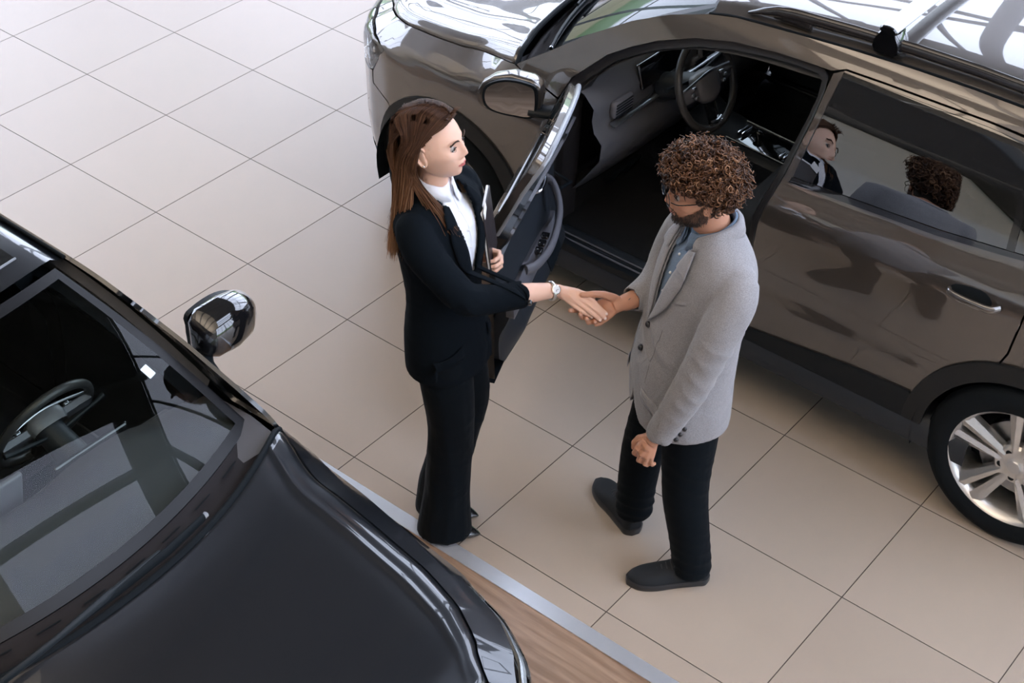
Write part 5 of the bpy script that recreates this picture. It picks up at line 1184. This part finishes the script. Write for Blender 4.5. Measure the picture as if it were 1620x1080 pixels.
# ---------------------------------------------------------------- the man
def build_man():
    root = empty('person', (4.18, -1.40, 0), AZ)
    tag(root, 'man with curly brown hair, glasses, grey blazer and black trousers, shaking hands', 'person')
    HM = Matrix.Translation((-.045, -.004, 1.560)) @ Matrix.Rotation(math.radians(188), 4, 'Z') @ Matrix.Rotation(math.radians(2), 4, 'Y')
    SK = skin('tan_skin', (.50,.255,.165)); LIP = mat('lip_brown', (.30,.10,.08), .4)
    J = dict(wrist=(-0.2428,0.0563,1.0709), palm=(-0.2877,0.0458,1.0565),
     index=[(-0.3249,0.0553,1.0636),(-0.3635,0.0506,1.0502),(-0.3929,0.0373,1.0518),(-0.4121,0.0279,1.0586)],
     middle=[(-0.3204,0.0448,1.051),(-0.353,0.0315,1.0367),(-0.3723,0.0167,1.04),(-0.3797,0.0106,1.0576)],
     ring=[(-0.3077,0.0328,1.0399),(-0.3343,0.0166,1.0255),(-0.3516,0.0031,1.0305),(-0.359,-0.0,1.0485)],
     little=[(-0.2933,0.0218,1.0333),(-0.3139,0.0067,1.0236),(-0.3271,-0.004,1.0291),(-0.3322,-0.0053,1.0431)],
     thumb=[(-0.2693,0.0573,1.0900),(-0.3051,0.0520,1.1090),(-0.3419,0.0419,1.1175),(-0.3756,0.0370,1.1165)])
    rh = MB(); hand(rh, J, 1.06); limb(rh, [(-.15,.12,1.08,.038),(-.20,.08,1.074,.031),(-.238,.058,1.071,.0265,.029)])
    JL = dict(wrist=(-.122,-.226,.745), palm=(-.146,-.228,.708), index=[(-.176,-.222,.690),(-.184,-.208,.655),(-.172,-.196,.636),(-.158,-.188,.632)],
     middle=[(-.162,-.234,.676),(-.168,-.222,.636),(-.156,-.208,.617),(-.142,-.200,.616)], ring=[(-.146,-.240,.668),(-.148,-.230,.628),(-.138,-.216,.610),(-.126,-.208,.612)],
     little=[(-.130,-.240,.668),(-.128,-.233,.634),(-.122,-.222,.616),(-.114,-.214,.614)], thumb=[(-.150,-.205,.722),(-.172,-.190,.704),(-.184,-.186,.680),(-.184,-.188,.660)])
    lh = MB(); hand(lh, JL, 1.04); limb(lh, [(-.09,-.236,.82,.034),(-.108,-.230,.775,.030),(-.122,-.226,.748,.027)])
    core = MB(); ringtube(core, [(-.01,0,.84,.11,.15,190,2),(-.01,0,1.0,.12,.15,190,2),(.01,0,1.2,.12,.16,190,2),(.02,0,1.33,.09,.17,190,2),(.022,0,1.40,.06,.09,190,2)])
    limb(core, [(.0,-.09,.84,.08),(.015,-.13,.45,.055),(.075,-.165,.09,.04)]); limb(core, [(-.02,.09,.84,.08),(-.10,.10,.46,.055),(-.12,.085,.09,.04)])
    limb(core, [(.06,-.17,1.32,.05),(-.02,-.235,1.02,.042),(-.09,-.236,.82,.036)]); limb(core, [(-.04,.17,1.32,.05),(-.09,.19,1.12,.042),(-.15,.12,1.08,.037)])
    neck = MB(); limb(neck, [(.022,0,1.34,.075),(.008,0,1.42,.061,.061),(-.012,-.002,1.48,.060,.060),(-.022,-.003,1.53,.055)])
    person_body('body', root, HM, True, SK, LIP, [(rh, .0026, 2), (lh, .0028, 2), (core, .011, 3)], neck)
    nails(J, (-.02,-.77,.63), 1.0, mat('nail_natural', (.55,.32,.24), .3), root)
    eyes(root, HM, mat('iris_brown'), mat('lash_dark'))
    # beard and brows
    hv, hf = head_shape(True); hn = vnormals(hv, hf); DK = mat('beard_dark', (.022,.012,.008), .7)
    jaw = lambda p: p[0] > -.012 and ((p[2] < -.004-1.0*max(0, p[0]-.008) and p[0] < .07) or (p[2] < -.074) or (p[2] < -.048 and .020 < abs(p[1]) < .034) or (-.052 < p[2] < -.044 and abs(p[1]) < .024 and p[0] > .08)) and not (p[0] > .075 and abs(p[1]) < .022 and -.074 < p[2] < -.052) and p[2] > -.118
    ids = [i for i in range(len(hv)) if jaw(hv[i])]; cs = []
    bf = [q for q in hf if all(jaw(hv[i]) for i in q)]; bv, bf = compact(hv+hn*.0016*(-1 if (hn[3000]@hv[3000]) < 0 else 1), bf); mk('beard_base', np.array(xf(HM, bv)), bf, mat('beard_shade', (.13,.068,.045), .8), root)
    sg = -1 if (hn[3000]@hv[3000]) < 0 else 1
    for i in range(2600):
        k = random.choice(ids); p = Vector(hv[k]); n_ = Vector(hn[k])*sg; q = p+Vector((random.gauss(0,.0015),random.gauss(0,.0015),random.gauss(0,.0015)))
        d = n_*.005+Vector((0,0,-.006))+Vector((random.gauss(0,.002),random.gauss(0,.002),0)); cs.append((np.array(xf(HM, [tuple(q), tuple(q+d*.5), tuple(q+d)])), 0, random.uniform(.6,1.1)))
    for s in (1, -1):
        for i in range(110):
            t = random.random(); p = Vector((.0955-.012*t*t, s*(.012+.036*t), .022+.005*math.sin(PI*min(1, t*1.1))+random.uniform(-.004,.004))); d = Vector((.002, s*.007, .003*(1-t))); cs.append((np.array(xf(HM, [p, p+d*.5, p+d])), 0, 1))
    strands('beard', cs, [DK], root, .0009)
    # glasses
    gl = empty('glasses', (0,0,0)); gl.parent = root
    b = MB()
    for s in (1, -1):
        b2 = MB(); pts = [(.1085-.35*(abs(y_)-.03)**2*3, s*y_, z_) for y_, z_ in [(.033+.0225*math.cos(a), -.001+.0205*math.sin(a)) for a in [2*PI*k/28 for k in range(28)]]]
        b.tube(xf(HM, pts), .0012, 8, closed=True); c = (.108, s*.033, -.001)
        b2.add(xf(HM, pts+[c]), [(i, (i+1) % 28, 28) for i in range(28)]); b2.build('lens', glass('lens_glass', (.96,.97,.97), 1, 1.4), gl)
    b.tube(xf(HM, crom([(.1085,.011,.004),(.112,0,.007),(.1085,-.011,.004)], 4)), .0012, 8)
    b.build('glasses_rims', mat('glasses_black', (.01,.01,.01), .25), gl)
    b = MB()
    for s in (1, -1): b.tube(xf(HM, crom([(.104,s*.0555,.004),(.085,s*.074,.005),(.04,s*.079,.006),(.0,s*.0815,.010),(-.014,s*.0815,.002),(-.022,s*.080,-.016)], 4)), [(.0022,.0012)]*21, 8, up=(0,0,1))
    b.build('temple_arms', mat('glasses_black'), gl)
    # shirt
    SH = cloth('blue_denim_shirt', (.115,.165,.235), 900, .3, .75, (.15,.21,.29), sheen=.1)
    sb = MB(); ringtube(sb, [(-.01,0,.90,.14,.17,190,2.1),(-.005,0,1.05,.142,.17,190,2.1),(.008,0,1.2,.134,.175,190,2.1),(.02,0,1.32,.112,.18,190,2.1),(.022,0,1.36,.090,.125,190,2.1),(.018,0,1.40,.076,.085,190,2),(.012,0,1.43,.070,.072,190,2)])
    sv, sf = fuse(sb, .007, 3); sv = wrinkle(sv, sf, [((-.12,-.03,1.25), (0,.3,1), .04, .003, .1)])
    smoothmesh('shirt', sv, sf, SH, root); SF = Front(sv, sf, (.012,0), 190)
    cen = (.008,0)
    def cpt(ang, r, z): a = math.radians(ang+190); return (cen[0]+r*math.cos(a), cen[1]+r*math.sin(a), z)
    collar('shirt_collar', [cpt(14,.078,1.385),cpt(45,.075,1.400),cpt(90,.071,1.418),cpt(140,.069,1.436),cpt(180,.069,1.440),cpt(220,.069,1.436),cpt(270,.071,1.418),cpt(315,.075,1.400),cpt(346,.078,1.385)], .036, .004, SH, root, .003, fold=.020)
    for s in (1, -1): lapel('collar_leaf', SF, [(.014,1.400),(.020,1.375),(.034,1.34)], [(.055,1.415),(.070,1.385),(.066,1.345)], SH, root, s, .008, th=.003)
    b = MB()
    for z in (1.33,1.26,1.19,1.12): b.ell(tuple(SF.at(0, z, .001)), (.005,)*3, nu=10, nv=6)
    b.build('shirt_buttons', mat('pearl_button'), root)
    # blazer
    JK = cloth('grey_wool', (.215,.212,.222), 650, .5, .92, (.29,.286,.298), sheen=.25)
    jb = MB(); ringtube(jb, [(-.020,-.004,.685,.165,.198,190,2.25),(-.026,-.003,.76,.168,.202,190,2.25),(-.028,0,.86,.168,.198,190,2.25),(-.018,0,1.00,.158,.194,190,2.25),(.0,0,1.13,.150,.196,190,2.25),(.014,0,1.24,.142,.208,190,2.3),(.024,0,1.33,.122,.214,190,2.3),(.026,0,1.385,.096,.190,190,2.3),(.022,0,1.42,.080,.130,190,2.2),(.016,0,1.445,.070,.085,190,2)])
    limb(jb, [(.078,-.165,1.335,.068),(.070,-.205,1.285,.070),(.030,-.235,1.19,.067),(-.005,-.245,1.08,.062),(-.035,-.247,.98,.060),(-.070,-.242,.88,.055),(-.100,-.233,.795,.050),(-.112,-.229,.755,.047)], up=(1,0,0))
    limb(jb, [(-.030,.160,1.335,.068),(-.055,.195,1.27,.066),(-.085,.205,1.18,.061),(-.105,.185,1.12,.058),(-.14,.14,1.09,.052),(-.185,.096,1.078,.046),(-.212,.074,1.073,.0425)], up=(0,0,1))
    jv, jf = fuse(jb, .0065, 4)
    jv = wrinkle(jv, jf, [((-.03,-.26,1.0), (.8,.0,1), .055, .005, .11), ((.03,-.26,1.15), (.5,0,1), .06, .003, .12), ((-.08,-.25,.85), (.8,0,1), .05, .003, .08), ((-.16,-.08,1.03), (.3,-.6,1), .07, .005, .13), ((-.13,-.12,.85), (1,-.8,.4), .08, .004, .15), ((.09,-.12,1.0), (.3,.3,1), .08, .004, .15), ((.06,-.14,.75), (1,-1,.1), .09, .005, .15), ((-.09,.19,1.12), (1,.2,.8), .05, .005, .09), ((.07,-.14,1.30), (.9,.3,.9), .06, .003, .07)])
    rot = math.radians(190); fv = np.array([math.cos(rot), math.sin(rot)]); lv = np.array([-math.sin(rot), math.cos(rot)])
    def keep(c):
        q = c[:2]-np.array([.012, 0]); f_, s_ = q@fv, q@lv; r = math.hypot(c[0]-.012, c[1])
        if c[2] > 1.375 and r < .084: return False
        if c[2] > 1.448: return False
        if f_ > .02 and c[2] > 1.085 and abs(s_) < .004+.054*((c[2]-1.085)/.30)**.95 and r < .21: return False
        if f_ > .05 and c[2] < .80 and abs(s_-.01) < .07*((.80-c[2])/.12)**1.6: return False
        if c[2] < .757 and c[1] < -.205 and c[0] < -.065 and (c[0]+.112)*(-.45)+(c[2]-.755)*(-.9) > 0: return False
        if (c[0]+.212)*(-.78)+(c[1]-.074)*(-.62) > -.003 and c[2] > .98 and c[0] < -.15 and c[1] > .03: return False
        return True
    FJ = Front(jv, jf, (.012,0), 190); jf2 = cut_faces(jv, jf, keep); jv2, jf2 = compact(jv, jf2)
    smoothmesh('blazer', jv2, jf2, JK, root, .005)
    for s in (1, -1):
        lapel('lapel', FJ, [(.0,1.075),(.018,1.16),(.036,1.25),(.052,1.33),(.060,1.39)], [(.010,1.085),(.075,1.17),(.105,1.255),(.110,1.305),(.088,1.365)], JK, root, s, .004)
        lapel('collar_leaf', FJ, [(.054,1.325),(.058,1.355),(.062,1.39)], [(.120,1.315),(.108,1.36),(.090,1.40)], JK, root, s, .012, rows=6, th=.005)
    collar('blazer_collar', [cpt(40,.094,1.405),cpt(65,.094,1.428),cpt(90,.092,1.442),cpt(135,.089,1.450),cpt(180,.086,1.452),cpt(225,.089,1.450),cpt(270,.092,1.442),cpt(295,.094,1.428),cpt(320,.094,1.405)], .020, .012, JK, root, .005, fold=.030)
    b = MB()
    for s in (1, -1): b.tube([tuple(FJ.at(s*a, z, -.0005)) for a, z in crom([(.088,1.10),(.083,1.02),(.080,.95),(.082,.88)], 4)], [(.0013,.0010)]*13, 6)
    b.build('front_dart', cloth('grey_seam', (.12,.118,.125), 650, .3, .9), root)
    DKB = mat('horn_button', (.012,.012,.015), .3)
    b = MB()
    for z in (1.06,.965): b.ell(tuple(FJ.at(.004, z, .003)), (.011,.011,.011), nu=12, nv=8)
    b.build('blazer_buttons', DKB, root)
    b = MB()
    for k in range(3): b.ell((-.062+.012*k, -.268+.004*k, .772+.020*k), (.0085,.006,.0085), nu=10, nv=6)
    b.build('cuff_buttons', DKB, root)
    g_ = [[tuple(FJ.at(.090+.009*i, 1.215+.006*i-.007*j, .0015)) for j in range(3)] for i in range(7)]; v, f = grid(g_); smoothmesh('breast_pocket_welt', v, f, JK, root, .0015)
    for s in (1, -1):
        g_ = [[tuple(FJ.at(s*(.075+.013*i), .86-.006*i-.014*j, .0055)) for j in range(4)] for i in range(8)]; v, f = grid(g_); smoothmesh('pocket_flap', v, f, JK, root, .003)
    # trousers and belt line
    tb = MB()
    ringtube(tb, [(-.01,0,.98,.125,.155,195,2),(-.01,0,.90,.13,.17,195,2.1),(-.012,0,.82,.128,.175,190,2.2),(-.012,0,.77,.11,.165,185,2.3)])
    limb(tb, [(.0,-.088,.84,.105,.092),(.008,-.105,.68,.100,.085),(.012,-.125,.50,.086,.076),(.020,-.138,.38,.080,.072),(.048,-.155,.22,.073,.068),(.068,-.163,.10,.071,.066),(.070,-.164,.06,.072,.068)], up=(1,0,0))
    limb(tb, [(-.02,.088,.84,.105,.092),(-.055,.098,.68,.100,.085),(-.095,.102,.50,.084,.076),(-.112,.100,.38,.078,.072),(-.120,.092,.24,.072,.068),(-.122,.088,.12,.070,.066),(-.122,.088,.09,.070,.066)], up=(1,0,0))
    tv, tf = fuse(tb, .007, 4)
    tv = wrinkle(tv, tf, [((.01,-.17,.48), (.3,.2,1), .055, .004, .12), ((.06,-.17,.14), (.2,.1,1), .045, .006, .10), ((-.12,.05,.20), (.2,.1,1), .045, .006, .12), ((-.10,.06,.5), (.3,.2,1), .06, .004, .12), ((-.03,-.02,.74), (1,.3,.5), .06, .004, .10)])
    tf = cut_faces(tv, tf, lambda c: c[2] > (.052 if c[0] > -.03 else .085)); tv, tf = compact(tv, tf); smoothmesh('trousers', tv, tf, cloth('black_chino_cloth', (.0018,.0038,.0060), 800, .3, .85, sheen=.03), root, .003)
    # trainers
    for (hx, hy), (tx, ty) in (((.135,-.152),(-.152,-.182)), ((-.112,.055),(-.235,.312))):
        s_ = empty('shoe', (hx, hy, 0), math.atan2(ty-hy, tx-hx)); s_.parent = root; L_ = math.hypot(tx-hx, ty-hy)
        prof = [(0,.024,.080),(.05,.036,.104),(.14,.038,.105),(.28,.040,.105),(.40,.042,.096),(.52,.046,.080),(.66,.051,.066),(.80,.049,.056),(.90,.040,.048),(.97,.024,.038),(1,.006,.028)]
        rows = [[(u*L_, w_*math.copysign(abs(math.cos(a))**.75, math.cos(a)), .018+(zt-.018)*max(0, math.sin(a))**.85) for a in [PI*k/16 for k in range(17)]] for u, w_, zt in crom(prof, 3)]
        v, f = grid(rows); f += [tuple(range(17))]; b = MB(); b.add(v, f); b.build('shoe_upper', mat('black_knit', (.002,.004,.0065), .8, bump=(500,.4,.001)), s_, sharp=70)
        rows = [[(u*L_+(.0), (w_+.004)*c, z) for c, z in ((-.96,.0),(-1,.008),(-1.02,.020),(-.97,.027),(.97,.027),(1.02,.020),(1,.008),(.96,.0))] for u, w_, _ in crom([(-.02,.012,0)]+prof[1:-1]+[(1.02,.008,0)], 3)]
        v, f = grid(rows, closed_v=True); f += [tuple(range(8))[::-1], tuple(len(v)-8+k for k in range(8))]; b = MB(); b.add(v, f); b.build('sole', mat('black_rubber_sole', (.016,.016,.018), .5), s_, sharp=50)
        b = MB()
        for k in range(5): x_ = L_*(.42+.055*k); z_ = .093-.0085*k; b.tube(crom([(x_,-.024,z_-.006),(x_+.004,0,z_+.006),(x_,.024,z_-.006)], 4), .0022, 6)
        b.tube(crom([(L_*.41,0,.102),(L_*.44,.018,.108),(L_*.47,.03,.094)], 4), .002, 6); b.tube(crom([(L_*.41,0,.102),(L_*.44,-.018,.108),(L_*.47,-.03,.094)], 4), .002, 6)
        b.build('laces', mat('black_lace', (.02,.02,.022), .7), s_)
    # curly hair
    CH = [mat('curl_dark', (.035,.015,.008), .45, spec=.3), mat('curl_brown', (.105,.048,.024), .42, spec=.3), mat('curl_light', (.26,.135,.072), .40, spec=.3)]
    cap, cf = head_shape(True); cap0 = cap*np.array([1.05,1.06,1.06])+np.array([-.003,0,.004])
    cf0 = cut_faces(cap0, cf, lambda c: c[2] > .030+.25*c[0] or (c[0] < -.022 and c[2] > -.060) or (abs(c[0]) < .024 and c[2] > .004)); c0, f0 = compact(cap0, cf0); mk('hair_base', np.array(xf(HM, c0)), f0, mat('faded_hair', (.016,.009,.006), .8), root)
    cs = []; tries = 0
    while len(cs) < 1700 and tries < 9000:
        tries += 1
        z = random.uniform(-.35, 1); a = random.uniform(-PI, PI); rr = math.sqrt(1-z*z); d = Vector((rr*math.cos(a), rr*math.sin(a), z))
        lim = .30 if d.x > .3 else (.10 if d.x > -.2 else -.22)
        if z < lim+random.gauss(0,.04): continue
        base = Vector((d.x*.100-.003, d.y*.078, d.z*.118)); k = min(1, max(0, (z-lim)/.35)); L_ = (.030+.045*k)*random.uniform(.6,1.1)+ (.012 if d.x > 0 and z > .4 else 0)
        n_ = Vector((d.x/.100, d.y/.078, d.z/.118)).normalized(); dirn = (n_+Vector((random.gauss(0,.35),random.gauss(0,.35),random.gauss(0,.25)-.10))).normalized()
        h = Vector((random.gauss(0,1),random.gauss(0,1),random.gauss(0,1))); u = dirn.cross(h).normalized(); w_ = dirn.cross(u); R0 = random.uniform(.006,.0105); turns = random.uniform(1.1,2.0)*L_/.05; ph = random.random()*6.28; m = 13
        cv = []
        for i in range(m):
            t = i/(m-1); e = R0*min(1, t*3); cv.append(tuple(HM @ (base+dirn*(L_*(t-.15*t*t))+u*(e*math.cos(ph+turns*2*PI*t))+w_*(e*math.sin(ph+turns*2*PI*t)))))
        cs.append((np.array(cv), random.choice((0,0,1,1,1,2)) if k > .5 else random.choice((0,0,1)), random.uniform(.8,1.4)))
    strands('curls', cs, CH, root, .0030, 5)
    return root
man = build_man()
